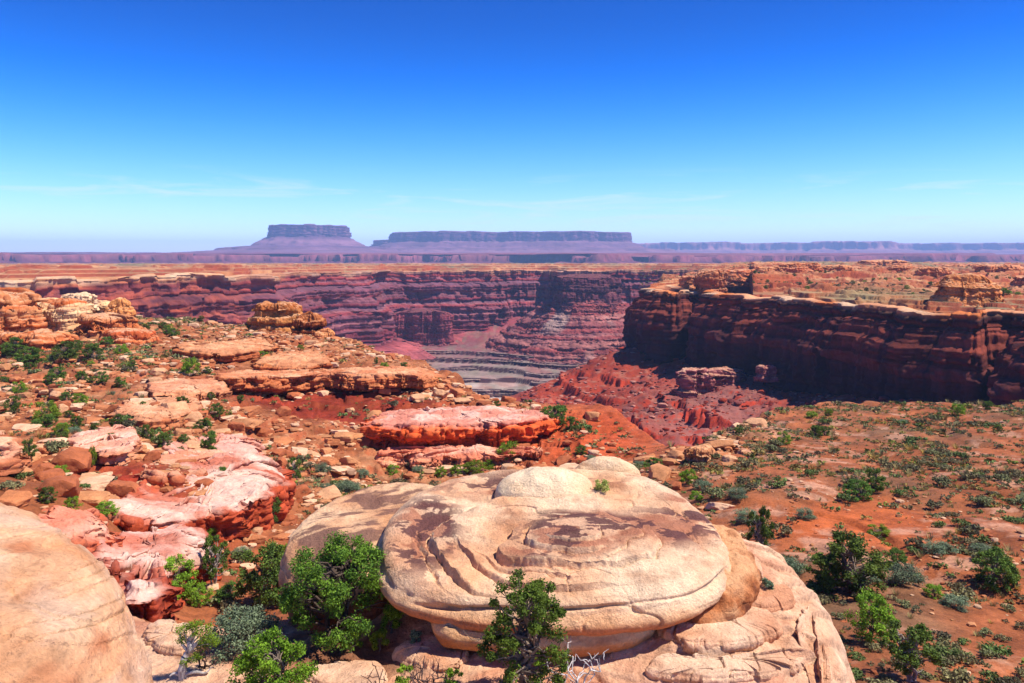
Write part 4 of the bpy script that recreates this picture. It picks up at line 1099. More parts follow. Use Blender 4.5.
named = [(172, 414, 30, 0, .5, "large brown leaning boulder in the rubble of the left slope"), (66, 470, 42, 3, .3, "biggest square brown block on the left, cracked across"), (40, 474, 22, 8, 1.0, "brown block leaning left of the biggest square block"),
         (18, 478, 20, 6, 2.0, "rounded tan block left of the leaning brown block"), (14, 505, 30, 4, .2, "broad tan block above the near boulder"), (91, 504, 32, 1, .1, "flat oval tan rock beside two bright bushes"), (90, 481, 22, 5, .4, "thin flat tan rock below the biggest square block"),
         (140, 404, 16, 2, .5, "white topped flat rock above a dark hollow"), (243, 428, 30, 1, 2.8, "grey tilted slab beside the white upright rock"), (262, 436, 20, 3, 1.2, "white upright rock on the left slope"), (281, 414, 16, 8, .7, "square tan block alone on the deep red slope"),
         (282, 446, 22, 4, .3, "pale rounded rock below the white upright rock"), (374, 418, 16, 6, .2, "dark mushroom rock on top of the orange ledge"), (350, 412, 10, 0, .9, "small pointed rock on the deep red slope"), (420, 432, 22, 2, .1, "white flat rock lying on the orange ledge"),
         (385, 393, 14, 4, 1.6, "pale rock beneath the long undercut ledge"), (430, 398, 13, 2, .6, "flat pale rock near the end of the long undercut ledge"), (330, 444, 16, 4, 2.2, "pale round rock among the blocks under the orange ledge"), (345, 440, 20, 1, .1, "low pale rock among the blocks under the orange ledge"),
         (365, 446, 20, 8, 1.1, "tan block at the foot of the orange ledge"), (394, 462, 16, 0, .4, "cream block at the left foot of the orange ledge"), (300, 455, 22, 7, 1.9, "pale slab at the edge of the green gully"), (24, 432, 20, 2, .2, "flat tan rock near the left edge of the view")]
for px_, py_, w_, k, rz, lab in named:
    p = hit(px_, py_, ground_z, 40, 240); s = w_ / F * p[1] / 2.3
    place_rock(k, p[0], p[1] + s * .4, p[2] + s * .22, s, rz, lab, rx=.15)

r = np.random.default_rng(31)
n = 150000
u = r.uniform(-260, 760, n); d = np.exp(r.uniform(math.log(46), math.log(215), n))
dens = ground_rock(u, d) * np.clip(.45 + .8 * fbm2((u - 512) / F * d / 9, d / 9, 3, 91), 0, 1) * (d / 215) ** 1.2
dens = np.maximum(dens, .25 * blob(u, d, 200, 56, 120, .2) * (d / 215) ** 1.2) * (d < rim_near(u) - 3)
dens *= 1 - .8 * np.clip(blob(u, d, 590, 104, 75, .16) * 1.4, 0, 1); dens *= 1 - .75 * np.clip(blob(u, d, 330, 122, 120, .07) * 1.4, 0, 1); dens *= 1.15
ok = r.random(n) < dens * 1.6
u, d = u[ok], d[ok]; x = (u - 512) / F * d
sz = .15 * np.exp(r.normal(0, .8, len(u))); sz = np.clip(sz, .06, 1.15)
z = ground_z(x, d)
app = sz / d; order = np.argsort(-app * ((u > -10) & (u < 1030)))
labs = {0: "pale angular block lying loose on the rocky left slope"}
for i in order[:240]:
    place_rock(int(r.integers(10)), x[i], d[i], z[i] + sz[i] * .2, sz[i], r.uniform(0, 6.28), labs[0], "loose blocks on the left slope", rx=r.uniform(-.25, .25))


def scatter(name, protos, x, y, z, s, rz, mat, tint=None, smooth_shade=False, kind="stuff"):
    V, Fc, Cc = [], [], []; off = 0
    pk = np.random.default_rng(5).integers(0, len(protos), len(x))
    for k, (pv, pf, pc) in enumerate(protos):
        ii = np.where(pk == k)[0]
        if not len(ii): continue
        ca, sa = np.cos(rz[ii])[:, None], np.sin(rz[ii])[:, None]; S = s[ii][:, None]
        vx = (pv[None, :, 0] * ca - pv[None, :, 1] * sa) * S + x[ii][:, None]
        vy = (pv[None, :, 0] * sa + pv[None, :, 1] * ca) * S + y[ii][:, None]
        vz = pv[None, :, 2] * S + z[ii][:, None]
        V.append(np.stack([vx, vy, vz], -1).reshape(-1, 3))
        Fc.append((pf[None] + (np.arange(len(ii)) * len(pv))[:, None, None] + off).reshape(-1, pf.shape[1])); off += len(ii) * len(pv)
        t = np.ones((len(ii), 1, 3)) if tint is None else tint[ii][:, None, :]
        Cc.append((pc[None] * t).reshape(-1, 3))
    o_ = link(name, np.vstack(V), np.vstack(Fc), mat, np.vstack(Cc), smooth_shade=smooth_shade); tag(o_, kind=kind); return o_


small = []
for k in range(5):
    v, f = rock_shape(900 + k, 2, [.7, .5, .8, .4, .6][k], 9); small.append((v, f, np.ones((len(v), 3))))
rest = order[240:16000]
tc = np.array(ROCKCOL)[r.integers(0, 5, len(rest))] * r.uniform(.75, 1.15, (len(rest), 1))
scatter("rubble", small, x[rest], d[rest], z[rest] + sz[rest] * .2, sz[rest], r.uniform(0, 6.28, len(rest)), M_STONE, tc)
n = 9000; u_ = r.uniform(620, 1060, n); d_ = np.exp(r.uniform(math.log(24), math.log(112), n)); x_ = (u_ - 512) / F * d_
ok = (d_ < rim_near(u_) - 2) & (r.random(n) < .15 + .5 * (fbm2(x_ / 6, d_ / 6, 3, 97) > .05) + .4 * blob(u_, d_, 730, 90, 60, .2)) & (r.random(n) < (d_ / 112) ** 1.2)
x_, d_ = x_[ok], d_[ok]; s_ = np.clip(.075 * np.exp(r.normal(0, .6, len(x_))), .03, .42)
scatter("rubble", small, x_, d_, ground_z(x_, d_) + .2 * s_, s_, r.uniform(0, 6.28, len(x_)), M_STONE, np.array(ROCKCOL)[r.integers(0, 5, len(x_))] * r.uniform(.7, 1.05, (len(x_), 1)))
# rubble on the red fan inside the canyon
n = 9000
u = r.uniform(520, 1000, n); d = r.uniform(230, 470, n); x = (u - 512) / F * d; z = canyon_z(x, d)
s_ = np.clip(.45 * np.exp(r.normal(0, .6, n)), .15, 3.2); ok = r.random(n) < .35 + .6 * (fbm2(x / 30, d / 30, 3, 95) > .1); x, d, z, s_ = x[ok], d[ok], z[ok], s_[ok]
tc = np.array([lin(150, 62, 40), lin(126, 72, 62), lin(172, 116, 98), lin(144, 54, 34), lin(118, 60, 54)])[r.integers(0, 5, len(x))]
scatter("rubble", small, x, d, z + .2 * s_, s_, r.uniform(0, 6.28, len(x)), M_MID, tc)
# fallen purple blocks at the foot of the dark cliff
for cx, d, w_, H, sd, lab in ((713, 372, 76, 8.5, 741, "long flat topped purple ledge at the foot of the dark cliff"), (768, 352, 22, 4.2, 743, "small mushroom shaped purple rock on top of the rubble fan"), (905, 292, 30, 7, 747, "squat purple rock in the cliff's shadow beside the tall split one"), (888, 290, 12, 9.5, 749, "tall split purple rock in the cliff's shadow"), (826, 312, 20, 6, 751, "pale purple block half hidden behind the edge of the flat")):
    outcrop(lab, cx, 0, w_, d, H, sd, lin(140, 76, 76), lin(168, 100, 94), deep=.35 if w_ > 60 else .8, taper=.12, zb={713: -58, 768: -50, 905: -58.5, 888: -58.5, 826: -62}[cx], mat=M_MID, tmin=1.2, tmax=3, strata=.7)
outcrop("sheer purple buttress with dark vertical clefts in the far canyon wall", 422, 0, 52, 1128, 46, 767, lin(112, 52, 60), lin(142, 66, 70), deep=.7, taper=.04, zb=-112, mat=M_FAR, tmin=2, tmax=6, strata=2)
pr = outcrop("tall dark purple butte standing out from the far canyon wall", 583, 0, 72, 1120, 44, 761, lin(74, 40, 48), lin(112, 58, 62), deep=.8, taper=.10, zb=-58, mat=M_FAR, tmin=2, tmax=6, strata=2.2)
# its skirt of broken rock
th = np.linspace(0, 2 * math.pi, 16, endpoint=False); x0 = (583 - 512) / F * 1120
lp_ = [(x0 + 50 * math.cos(a), 1122 + 42 * math.sin(a), -54 + 2 * math.sin(3 * a)) for a in th]
la = Layers(-140, -40, 1.5, 5, 773, [lin(112, 52, 52), lin(146, 70, 64), lin(128, 76, 74), lin(156, 96, 86)])
X, Y, Z, S, nm = pancake(lp_, 1, [(4, -3), (22, -16), (46, -32), (76, -52), (100, -72)], n=520, ntop=30, nside=200, edge=2, lay=la, strata=3.0, rough=((22, 3.0), (7, 1.2), (2.5, .5)), seed=775, blk=(14, 2.2, 5))
cc = la.color(Z + 1.5 * fbm2(X / 20, Y / 20, 2, 777)) * (1 + .25 * fbm3(X / 9, Y / 9, Z / 4, 3, 779))[..., None]
cc = mix(cc, lin(158, 140, 126), np.clip(1.6 * n2(np.arctan2(Y - 1122, X - x0) * 5 + 0 * Z, Z / 40, 781) - .75, 0, 1) * .8)
loc = np.array(pr.location); grid_obj("talus_slope", X - loc[0], Y - loc[1], Z - loc[2], M_FAR, cc, closed=True, parent=pr)

# ------------------------------------------------------------------ plants
def tubes(polys, ns=5):
    V, Fc = [], []; off = 0
    a = np.linspace(0, 2 * math.pi, ns, endpoint=False)
    for pts, rad in polys:
        pts = np.asarray(pts, float); rad = np.asarray(rad, float); m = len(pts)
        t = np.gradient(pts, axis=0); t /= np.linalg.norm(t, axis=1, keepdims=True) + 1e-9
        ref = np.where(np.abs(t[:, 2:3]) < .9, [[0, 0, 1.0]], [[1.0, 0, 0]])
        e1 = np.cross(t, ref); e1 /= np.linalg.norm(e1, axis=1, keepdims=True) + 1e-9; e2 = np.cross(t, e1)
        ring = pts[:, None] + rad[:, None, None] * (np.cos(a)[None, :, None] * e1[:, None] + np.sin(a)[None, :, None] * e2[:, None])
        V.append(ring.reshape(-1, 3))
        i = np.arange(m - 1)[:, None]; j = np.arange(ns)[None]
        Fc.append(np.stack([i * ns + j, i * ns + (j + 1) % ns, (i + 1) * ns + (j + 1) % ns, (i + 1) * ns + j], -1).reshape(-1, 4) + off); off += m * ns
    return np.vstack(V), np.vstack(Fc)


def limb(r, a, b, n=7, wob=.12, sag=.15):
    a = np.asarray(a, float); b = np.asarray(b, float); t = np.linspace(0, 1, n)[:, None]
    L = np.linalg.norm(b - a); p = a + (b - a) * t
    p[:, 2] += sag * L * np.sin(t[:, 0] * math.pi) * r.uniform(-.3, 1)
    p[1:-1] += r.normal(0, wob * L * .35, (n - 2, 3))
    return p


def leaves(r, cen, rad, per, size, base, tip, var=.25, squash=.8, asp=.55):
    """leaf faces gathered in clumps; returns verts, quads, colours"""
    K = len(cen); n = K * per
    ci = np.repeat(np.arange(K), per)
    dr = r.normal(size=(n, 3)); dr /= np.linalg.norm(dr, axis=1, keepdims=True)
    rr = r.random(n) ** .5 * (1 + .25 * r.normal(size=n) * .5)
    p = cen[ci] + dr * (rad[ci] * rr)[:, None] * np.array([1, 1, squash])
    nrm = dr * .7 + r.normal(size=(n, 3)) * .8 + np.array([0, 0, .35]); nrm /= np.linalg.norm(nrm, axis=1, keepdims=True)
    h = r.normal(size=(n, 3)); e1 = np.cross(nrm, h); e1 /= np.linalg.norm(e1, axis=1, keepdims=True) + 1e-9; e2 = np.cross(nrm, e1)
    s = size * r.uniform(.6, 1.3, n)[:, None]
    V = np.stack([p - e1 * s, p - e2 * s * asp, p + e1 * s, p + e2 * s * asp], 1).reshape(-1, 3)
    Fc = np.arange(n * 4).reshape(-1, 4)
    k = np.clip(r.random(n) * .6 + r.random(K)[ci] * .5, 0, 1)
    c = base[None] * (1 - k[:, None]) + tip[None] * k[:, None]
    c = c * (1 + var * r.uniform(-1, 1, (n, 1)))
    return V, Fc, np.repeat(c, 4, 0)


JG = (lin(56, 78, 36), lin(112, 138, 50)); BG = (lin(84, 112, 28), lin(146, 176, 50)); GG = (lin(84, 104, 78), lin(136, 152, 112)); YG = (lin(100, 130, 24), lin(150, 184, 52))
BARKC = lin(120, 104, 90)


def plant(name, parts, r, H, W, nc, per, leaf, cols, low=.18, stems=2, clump=(.16, .25), trunk_r=.05, flat=.85, lean=(0, 0), bark=BARKC, shape=1.0, deadtwig=0, mb=None, ml=None):
    root = empty(name)
    t = r.random(nc); zc = H * (low + (1 - low - .08) * t ** .9)
    prof = np.sqrt(np.clip(1 - ((t - .42) / .66) ** 2, .05, 1)) ** shape
    ang = r.uniform(0, 2 * math.pi, nc); rad = W / 2 * prof * np.sqrt(r.uniform(.12, 1, nc)) * .82
    cen = np.stack([rad * np.cos(ang) + lean[0] * zc, rad * np.sin(ang) + lean[1] * zc, zc], -1)
    cr = W * r.uniform(*clump, nc) * .8
    polys = []
    for k in range(stems):
        top = np.array([r.uniform(-.12, .12) * W + lean[0] * H * .7, r.uniform(-.12, .12) * W + lean[1] * H * .7, H * r.uniform(.6, .8)])
        st = limb(r, (r.uniform(-.04, .04) * W, r.uniform(-.04, .04) * W, -.12), top, 9, .10, 0)
        polys.append((st, np.linspace(trunk_r, trunk_r * .3, 9)))
    for q, c_ in enumerate(cen):
        st = polys[q % stems][0]; j = int(np.clip(np.searchsorted(st[:, 2], c_[2] * .6), 1, 7))
        polys.append((limb(r, st[j], c_, 6, .14, .1), np.linspace(trunk_r * .42, trunk_r * .1, 6)))
        for _ in range(2 if per > 150 else 0):
            e = c_ + r.normal(size=3) * cr[q] * .6
            polys.append((limb(r, c_ + (st[j] - c_) * .25, e, 4, .12, 0), np.linspace(trunk_r * .16, trunk_r * .06, 4)))
    for _ in range(deadtwig):
        j = int(r.integers(2, 7)); st = polys[0][0]; a_ = r.uniform(0, 6.28); L = W * r.uniform(.3, .55)
        polys.append((limb(r, st[j], st[j] + np.array([math.cos(a_) * L, math.sin(a_) * L, r.uniform(-.05, .3) * L]), 6, .2, 0), np.linspace(trunk_r * .35, trunk_r * .05, 6)))
    v, f = tubes(polys); cb = bark * (1 + .3 * r.uniform(-1, 1, (len(v), 1)))
    link(parts[0], v, f, mb or M_BARK, cb, root)
    v, f, c = leaves(r, cen, cr, per, leaf, cols[0], cols[1], squash=flat)
    link(parts[1], v, f, ml or M_LEAF, c, root, smooth_shade=False)
    return root


R = np.random.default_rng
TP = ("trunk", "crown"); SP = ("stem", "foliage")
# single trees of the foreground
def put(root, px_, py_, zf, label, cat, lo=9, hi=24, rz=0.0, dz=0.0, group=None):
    p = hit(px_, py_, zf, lo, hi); root.location = (p[0], p[1], p[2] + dz); root.rotation_euler = (0, 0, rz); tag(root, label, cat, group); return root


t = plant("juniper", TP, R(1), 2.05, 3.1, 105, 250, .028, (lin(52, 80, 30), lin(124, 154, 46)), low=.16, stems=4, clump=(.05, .10), trunk_r=.075, bark=lin(82, 68, 58))
put(t, 340, 640, slick_z, "large bushy dark green juniper in front of the huge boulder's left end", "tree")
t = plant("juniper", TP, R(2), 2.2, 1.75, 84, 190, .026, (lin(52, 76, 34), lin(112, 144, 46)), low=.08, stems=3, clump=(.06, .12), trunk_r=.06, deadtwig=9)
put(t, 524, 700, slick_z, "upright green juniper before the golden slab, with bare twigs", "tree", lo=8)
t = plant("juniper", TP, R(3), 1.25, 1.6, 60, 190, .026, (lin(66, 100, 26), lin(130, 168, 44)), low=.1, stems=4, clump=(.07, .13), trunk_r=.045)
put(t, 274, 706, slick_z, "bright green bush at the bottom edge, left of the dark juniper", "bush", lo=8)
t = plant("sage_shrub", SP, R(4), .75, 1.9, 40, 240, .028, GG, low=.15, stems=4, clump=(.10, .16), trunk_r=.03, flat=.7, ml=M_SAGE)
put(t, 244, 652, slick_z, "wide grey green sage bush beside the twisted juniper", "bush")
t = plant("sage_shrub", SP, R(5), .8, .9, 26, 170, .024, (lin(96, 108, 86), lin(150, 160, 128)), low=.15, stems=4, clump=(.12, .2), trunk_r=.02, ml=M_SAGE)
put(t, 408, 612, slick_z, "grey sage bush against the huge boulder, right of the dark juniper", "bush")
for (x_, y_, h_, w_, sd, lab) in ((392, 634, .55, .5, 6, "lime green bush right of the dark juniper"), (380, 652, .48, .4, 7, "lower lime green bush with pale twigs beside the dark juniper"), (350, 652, .45, .55, 8, "small lime green bush under the dark juniper"), (415, 648, .32, .3, 9, "tiny grey green tuft on the bare slickrock")):
    t = plant("shrub", SP, R(sd), h_, w_, 16, 130, .022, YG if sd < 9 else GG, low=.25, stems=3, clump=(.16, .26), trunk_r=.015)
    put(t, x_, y_, slick_z, lab, "bush")
for (x_, y_, h_, w_, sd, lab, cl) in ((448, 611, .22, .4, 21, "tuft of grass at the foot of the huge boulder", GG), (602, 494, .3, .5, 22, "yellow green tuft growing on top of the huge boulder", (lin(120, 132, 62), lin(168, 174, 88))), (540, 668, .4, .35, 23, "green tuft behind the upright juniper", BG), (452, 690, .4, .4, 24, "low green tuft at the bottom edge among dead branches", BG), (404, 690, .45, .4, 25, "yellow green tuft left of the dead branches", BG), (766, 592, .3, .35, 26, "small grey tuft on the right slope of bare rock", GG)):
    t = plant("shrub", SP, R(sd), h_, w_, 14, 60, .022, cl, low=.2, stems=4, clump=(.14, .22), trunk_r=.010)
    if sd == 22:
        q = P(602, 493, 18.9); t.location = q; tag(t, lab, "bush")
    else: put(t, x_, y_, slick_z, lab, "bush")
# twisted juniper with a bleached trunk
root = empty("juniper"); r_ = R(12)
tr = catmull([(0, 0, -.1), (-.04, 0, .25), (.02, .03, .55), (.16, .02, .8), (.12, .05, 1.05), (.3, .05, 1.25)], 24)
polys = [(tr, np.linspace(.13, .05, 24) * (1 + .15 * r_.normal(size=24) * .5)), (catmull([(.05, .02, .6), (.3, 0, .9), (.5, .05, 1.15)], 10), np.linspace(.06, .02, 10)), (catmull([(0, 0, .05), (.35, -.05, .15), (.6, -.02, .1), (.75, .05, .25)], 10), np.linspace(.06, .015, 10)),
         (catmull([(0, 0, .0), (-.25, -.05, .1), (-.35, -.1, .05)], 8), np.linspace(.06, .02, 8)), (catmull([(.1, 0, .75), (-.1, .05, 1.0), (-.15, .1, 1.3)], 8), np.linspace(.05, .015, 8))]
cen = np.array([(.35, .05, 1.3), (.55, 0, 1.1), (.15, .1, 1.45), (-.1, .1, 1.35), (.5, .1, .85), (.75, .0, 1.2), (.62, .1, 1.4), (.35, 0, 1.55), (.42, -.1, .65), (-.05, .05, 1.1), (.85, .05, 1.0), (.1, 0, .45)])
cen[:, 0] -= .02
for c_ in cen: polys.append((limb(r_, (.2, .03, min(.9, c_[2] * .8)), c_, 6, .12, .1), np.linspace(.025, .006, 6)))
v, f = tubes(polys, 8); link("trunk", v, f, M_BARK, np.broadcast_to(lin(176, 166, 156), v.shape) * (1 + .2 * r_.uniform(-1, 1, (len(v), 1))), root)
v, f, c = leaves(r_, cen, np.full(len(cen), .2), 300, .026, lin(76, 104, 28), lin(134, 168, 44)); link("crown", v, f, M_LEAF, c, root, smooth_shade=False)
root.scale = (.68, .68, .62)
put(root, 184, 676, slick_z, "twisted juniper with a bleached grey trunk, lower left", "tree")
# dead brush
def dead(px_, py_, H, n_, seed, label, colr, lo=8):
    r_ = R(seed); root = []
    for k in range(n_):
        a_ = r_.uniform(0, 6.28); tip = np.array([math.cos(a_) * r_.uniform(.2, .8) * H, math.sin(a_) * r_.uniform(.1, .5) * H, H * r_.uniform(.5, 1)])
        st = limb(r_, (r_.uniform(-.06, .06), r_.uniform(-.06, .06), -.08), tip, 8, .2, 0); root.append((st, np.linspace(.022, .006, 8)))
        for _ in range(4):
            j = int(r_.integers(2, 7)); root.append((limb(r_, st[j], st[j] + r_.normal(size=3) * np.array([.2, .2, .14]) * H + np.array([0, 0, .12 * H]), 5, .2, 0), np.linspace(.011, .004, 5)))
    v, f = tubes(root, 5)
    ob = link("dead_shrub", v, f, M_BARK, np.broadcast_to(colr, v.shape) * (1 + .25 * r_.uniform(-1, 1, (len(v), 1))))
    p = hit(px_, py_, slick_z, lo, 24); ob.location = p; tag(ob, label, "dead shrub"); return ob


dead(578, 692, .85, 5, 41, "bleached bare shrub under the golden slab", lin(196, 188, 180))
dead(430, 700, .7, 8, 42, "tangle of dark dead branches at the bottom edge", lin(92, 74, 68)); dead(388, 700, .6, 4, 43, "few dark dead twigs left of the tangle of branches", lin(96, 72, 60))
dead(738, 585, .6, 4, 44, "bare twigs at the right shoulder of the huge boulder", lin(120, 84, 66)); dead(205, 668, .4, 5, 45, "dark roots and twigs at the foot of the twisted juniper", lin(60, 42, 40))

# prototypes for the middle distance
proto = {}
for k in range(4): proto["J%d" % k] = plant("juniper", TP, R(60 + k), 1.0, 1.15, 60, 130, .024, JG, low=.08, stems=4, clump=(.07, .15), trunk_r=.032)
for k in range(3): proto["B%d" % k] = plant("bush", SP, R(70 + k), .9, 1.2, 48, 130, .024, BG, low=.06, stems=4, clump=(.08, .16), trunk_r=.022)
for k in range(2): proto["G%d" % k] = plant("bush", SP, R(80 + k), .7, 1.3, 32, 160, .022, GG, low=.1, stems=4, clump=(.13, .2), trunk_r=.02, ml=M_SAGE)
for k in range(2): proto["D%d" % k] = plant("juniper", TP, R(90 + k), 1.0, 1.05, 44, 110, .024, JG, low=.18, stems=3, clump=(.07, .14), trunk_r=.04, deadtwig=8, bark=lin(150, 136, 124))
used = set(); rp = R(77)


def grow(kind, loc, w, h, label, group=None):
    ks = [k for k in proto if k[0] == kind]; k = ks[int(rp.integers(len(ks)))]; src = proto[k]
    if k in used: root = copy_tree(src)
    else: root = src; used.add(k)
    root.location = loc; s = w / 1.1; root.scale = (s, s, h); root.rotation_euler = (0, 0, rp.uniform(0, 6.28))
    cat = "tree" if kind in "JD" else "bush"
    tag(root, label, cat, group)
    if not group and "group" in root: del root["group"]
    return root


# (column, foot row, width px, height px, kind, label)
GL = {"lb": ("small dark green juniper dotted over the left bench below the outcrops", "junipers dotted over the left bench"),
      "lg": ("small green bush among the rocks of the left slope", "bushes among the rocks of the left slope"),
      "mg": ("leafy green bush in the gully below the orange ledge", "bushes in the gully below the orange ledge"),
      "rf": ("grey green bush taller than the sage around it on the red flat", "taller bushes on the red flat"),
      "rr": ("small dark bush at the far rim of the red flat", "bushes at the far rim of the red flat"),
      "lr": ("tiny dark bush along the canyon edge at left", "bushes along the left canyon edge")}
plants = [
    (10, 358, 26, 20, "J", "lb"), (24, 366, 30, 18, "J", "lb"), (62, 362, 28, 20, "J", "lb"), (88, 364, 24, 20, "J", "lb"), (118, 355, 16, 12, "B", "lb"), (55, 381, 20, 14, "J", "lb"), (100, 385, 15, 12, "J", "lb"), (118, 388, 16, 11, "J", "lb"),
    (75, 352, 14, 12, "J", "lb"), (105, 347, 16, 10, "J", "lb"), (48, 386, 16, 12, "J", "lb"), (130, 370, 12, 10, "J", "lb"), (40, 424, 30, 24, "B", "bright green round bush standing alone on the left bench"), (10, 414, 17, 18, "J", "lb"), (63, 405, 14, 13, "J", "lb"), (77, 406, 16, 14, "B", "lb"),
    (187, 376, 22, 20, "B", "bright green bush above the shorter tan ledge"), (144, 443, 16, 18, "J", "lg"), (207, 453, 20, 22, "J", "lg"), (161, 449, 18, 16, "J", "lg"), (220, 486, 18, 20, "J", "lg"), (25, 461, 18, 20, "J", "lg"), (91, 468, 9, 24, "B", "lg"), (44, 504, 20, 16, "J", "lg"),
    (70, 513, 18, 18, "B", "lg"), (103, 517, 24, 16, "B", "lg"), (65, 488, 12, 14, "J", "lg"), (206, 430, 12, 12, "J", "lg"), (168, 440, 10, 9, "J", "lg"), (228, 418, 9, 8, "B", "lg"), (240, 402, 9, 7, "J", "lg"), (210, 400, 10, 8, "J", "lg"), (250, 446, 14, 10, "G", "lg"),
    (165, 334, 10, 8, "J", "lr"), (172, 337, 14, 9, "J", "lr"), (200, 322, 8, 6, "J", "lr"), (250, 330, 12, 12, "J", "lr"), (262, 360, 14, 10, "B", "lr"), (271, 349, 9, 7, "B", "lr"), (145, 330, 10, 6, "J", "lr"), (376, 364, 5, 7, "J", "lr"), (384, 368, 11, 6, "B", "lr"), (404, 367, 9, 5, "J", "lr"), (437, 384, 10, 6, "J", "lr"),
    (482, 394, 10, 7, "J", "lr"), (502, 399, 8, 5, "J", "lr"), (497, 411, 11, 10, "J", "lr"), (300, 350, 8, 6, "B", "lr"),
    (345, 496, 26, 20, "G", "mg"), (318, 476, 22, 16, "G", "mg"), (292, 484, 22, 26, "D", "grey twiggy bush at the left of the green gully"), (360, 478, 18, 10, "G", "mg"), (392, 475, 15, 11, "B", "mg"), (418, 474, 12, 12, "G", "mg"), (440, 478, 14, 12, "B", "mg"), (456, 476, 14, 12, "B", "mg"), (474, 476, 26, 16, "B", "mg"), (508, 466, 28, 26, "B", "bright green bush tallest in the gully below the orange ledge"),
    (487, 472, 18, 14, "B", "mg"), (268, 525, 26, 28, "J", "dark green bush beside the red edge of the broad pink slab"), (300, 500, 22, 14, "G", "mg"), (325, 492, 16, 10, "G", "mg"),
    (555, 429, 32, 24, "J", "widest dark juniper on the orange slope above the canyon"), (572, 431, 16, 14, "J", "dark juniper touching the widest one on the orange slope"), (530, 434, 10, 9, "J", "lr"), (581, 456, 15, 10, "J", "lone dark bush low on the orange slope"), (655, 473, 22, 14, "J", "rf"), (640, 468, 16, 9, "G", "rf"), (590, 464, 14, 8, "G", "rf"),
    (690, 486, 20, 18, "B", "bright green bush under the jumbled tan rocks"), (705, 490, 18, 12, "G", "rf"), (698, 502, 16, 12, "B", "rf"), (785, 445, 18, 14, "B", "bright round bush near the far rim of the red flat"), (818, 438, 18, 12, "J", "rr"), (826, 436, 16, 10, "J", "rr"), (740, 434, 10, 9, "J", "rr"), (813, 418, 14, 7, "B", "rr"), (830, 416, 9, 8, "B", "rr"),
    (862, 502, 34, 20, "J", "dark juniper in the middle of the red flat"), (878, 494, 26, 24, "J", "dark juniper right behind the one in the middle of the red flat"), (764, 560, 34, 52, "D", "leggy juniper at the right shoulder of the bare rock"), (790, 585, 44, 34, "G", "grey green bush behind the right shoulder of bare rock"),
    (860, 600, 78, 58, "J", "largest dark juniper on the red flat"), (832, 592, 46, 34, "J", "dark juniper joined to the left of the largest one"), (878, 646, 50, 52, "B", "bright green bush at the right edge of the bare rock"), (920, 690, 74, 60, "D", "twiggy juniper at the bottom edge, right"), (1003, 592, 46, 40, "J", "dark juniper near the right edge of the view"),
    (910, 588, 40, 30, "G", "rf"), (898, 570, 26, 20, "J", "rf"), (942, 555, 36, 14, "G", "rf"), (985, 555, 30, 10, "G", "rf"), (870, 585, 26, 16, "G", "rf"), (750, 524, 30, 18, "G", "rf"), (808, 520, 24, 14, "G", "rf"), (882, 540, 30, 14, "B", "rf"), (960, 612, 34, 16, "G", "rf"), (740, 500, 26, 14, "G", "rf"), (938, 600, 22, 16, "B", "small bright bush on the open red flat"),
    (960, 416, 16, 13, "B", "bright round bush on the far rim of the red flat, right"), (990, 410, 12, 9, "J", "rr"), (1010, 404, 14, 14, "B", "rr"), (940, 420, 10, 7, "J", "rr"), (1000, 432, 12, 7, "J", "rr"), (905, 424, 10, 6, "G", "rr"),
    (168, 600, 48, 42, "B", "bright leafy bush left in the gully behind the bare rock"), (210, 592, 38, 54, "D", "juniper with a pale bare trunk in the gully"), (258, 614, 62, 66, "J", "tall dark juniper in the gully behind the bare rock"), (285, 604, 40, 46, "J", "dark juniper against the dark side of the tan boulder"), (192, 606, 36, 20, "B", "low bright bush in the middle of the gully"), (150, 608, 26, 22, "G", "grey green bush beside the near boulder"), (226, 608, 30, 22, "J", "low dark bush in the middle of the gully"), (208, 545, 20, 18, "B", "bright bush by the lower pink slab"), (240, 560, 24, 14, "G", "grey bush behind the gully trees"), (275, 575, 30, 34, "B", "lively green bush right of the tall gully juniper")]
for px_, py_, w_, h_, kd, lab in plants:
    p = hit(px_, py_, ground_z, 22, 250); s = p[1] / F; gl = GL.get(lab)
    grow(kd, (p[0], p[1] + .3 * w_ * s, p[2] - .05), w_ * s, h_ * s, gl[0] if gl else lab, gl[1] if gl else None)
for k in range(75):
    px_ = rp.uniform(-20, 230); d = rp.uniform(78, 205) if k < 55 else rp.uniform(52, 90); x_ = (px_ - 512) / F * d
    if n2(np.array([x_ / 14]), np.array([d / 18]), 173)[0] < -.25: continue
    w_ = rp.uniform(.8, 2.3); kd = "JJBG"[int(rp.integers(4))]
    grow(kd, (x_, d, float(ground_z(np.array([x_]), np.array([d]))[0]) - .05), w_, w_ * rp.uniform(.6, .9), GL["lb" if d > 90 else "lg"][0], GL["lb" if d > 90 else "lg"][1])
# specks of trees on the right plateau and the far rim
n = 0
for _ in range(2000):
    px_ = rp.uniform(700, 1030); d = 290 * math.exp(rp.random() ** .8 * 1.5)
    if d < rimb(px_) + 12: continue
    x_ = (px_ - 512) / F * d
    if fbm2(np.array([x_ / 50]), np.array([d / 90]), 2, 171)[0] < .0: continue
    z_ = float(bench_z(np.array([x_]), np.array([d]))[0]); w_ = rp.uniform(1.2, 3.6)
    grow("J" if rp.random() < .75 else "B", (x_, d, z_ - .1), w_, w_ * rp.uniform(.6, .9), "tiny dark bush on the plateau above the dark cliff", "bushes on the right hand plateau"); n += 1
    if n >= 190: break

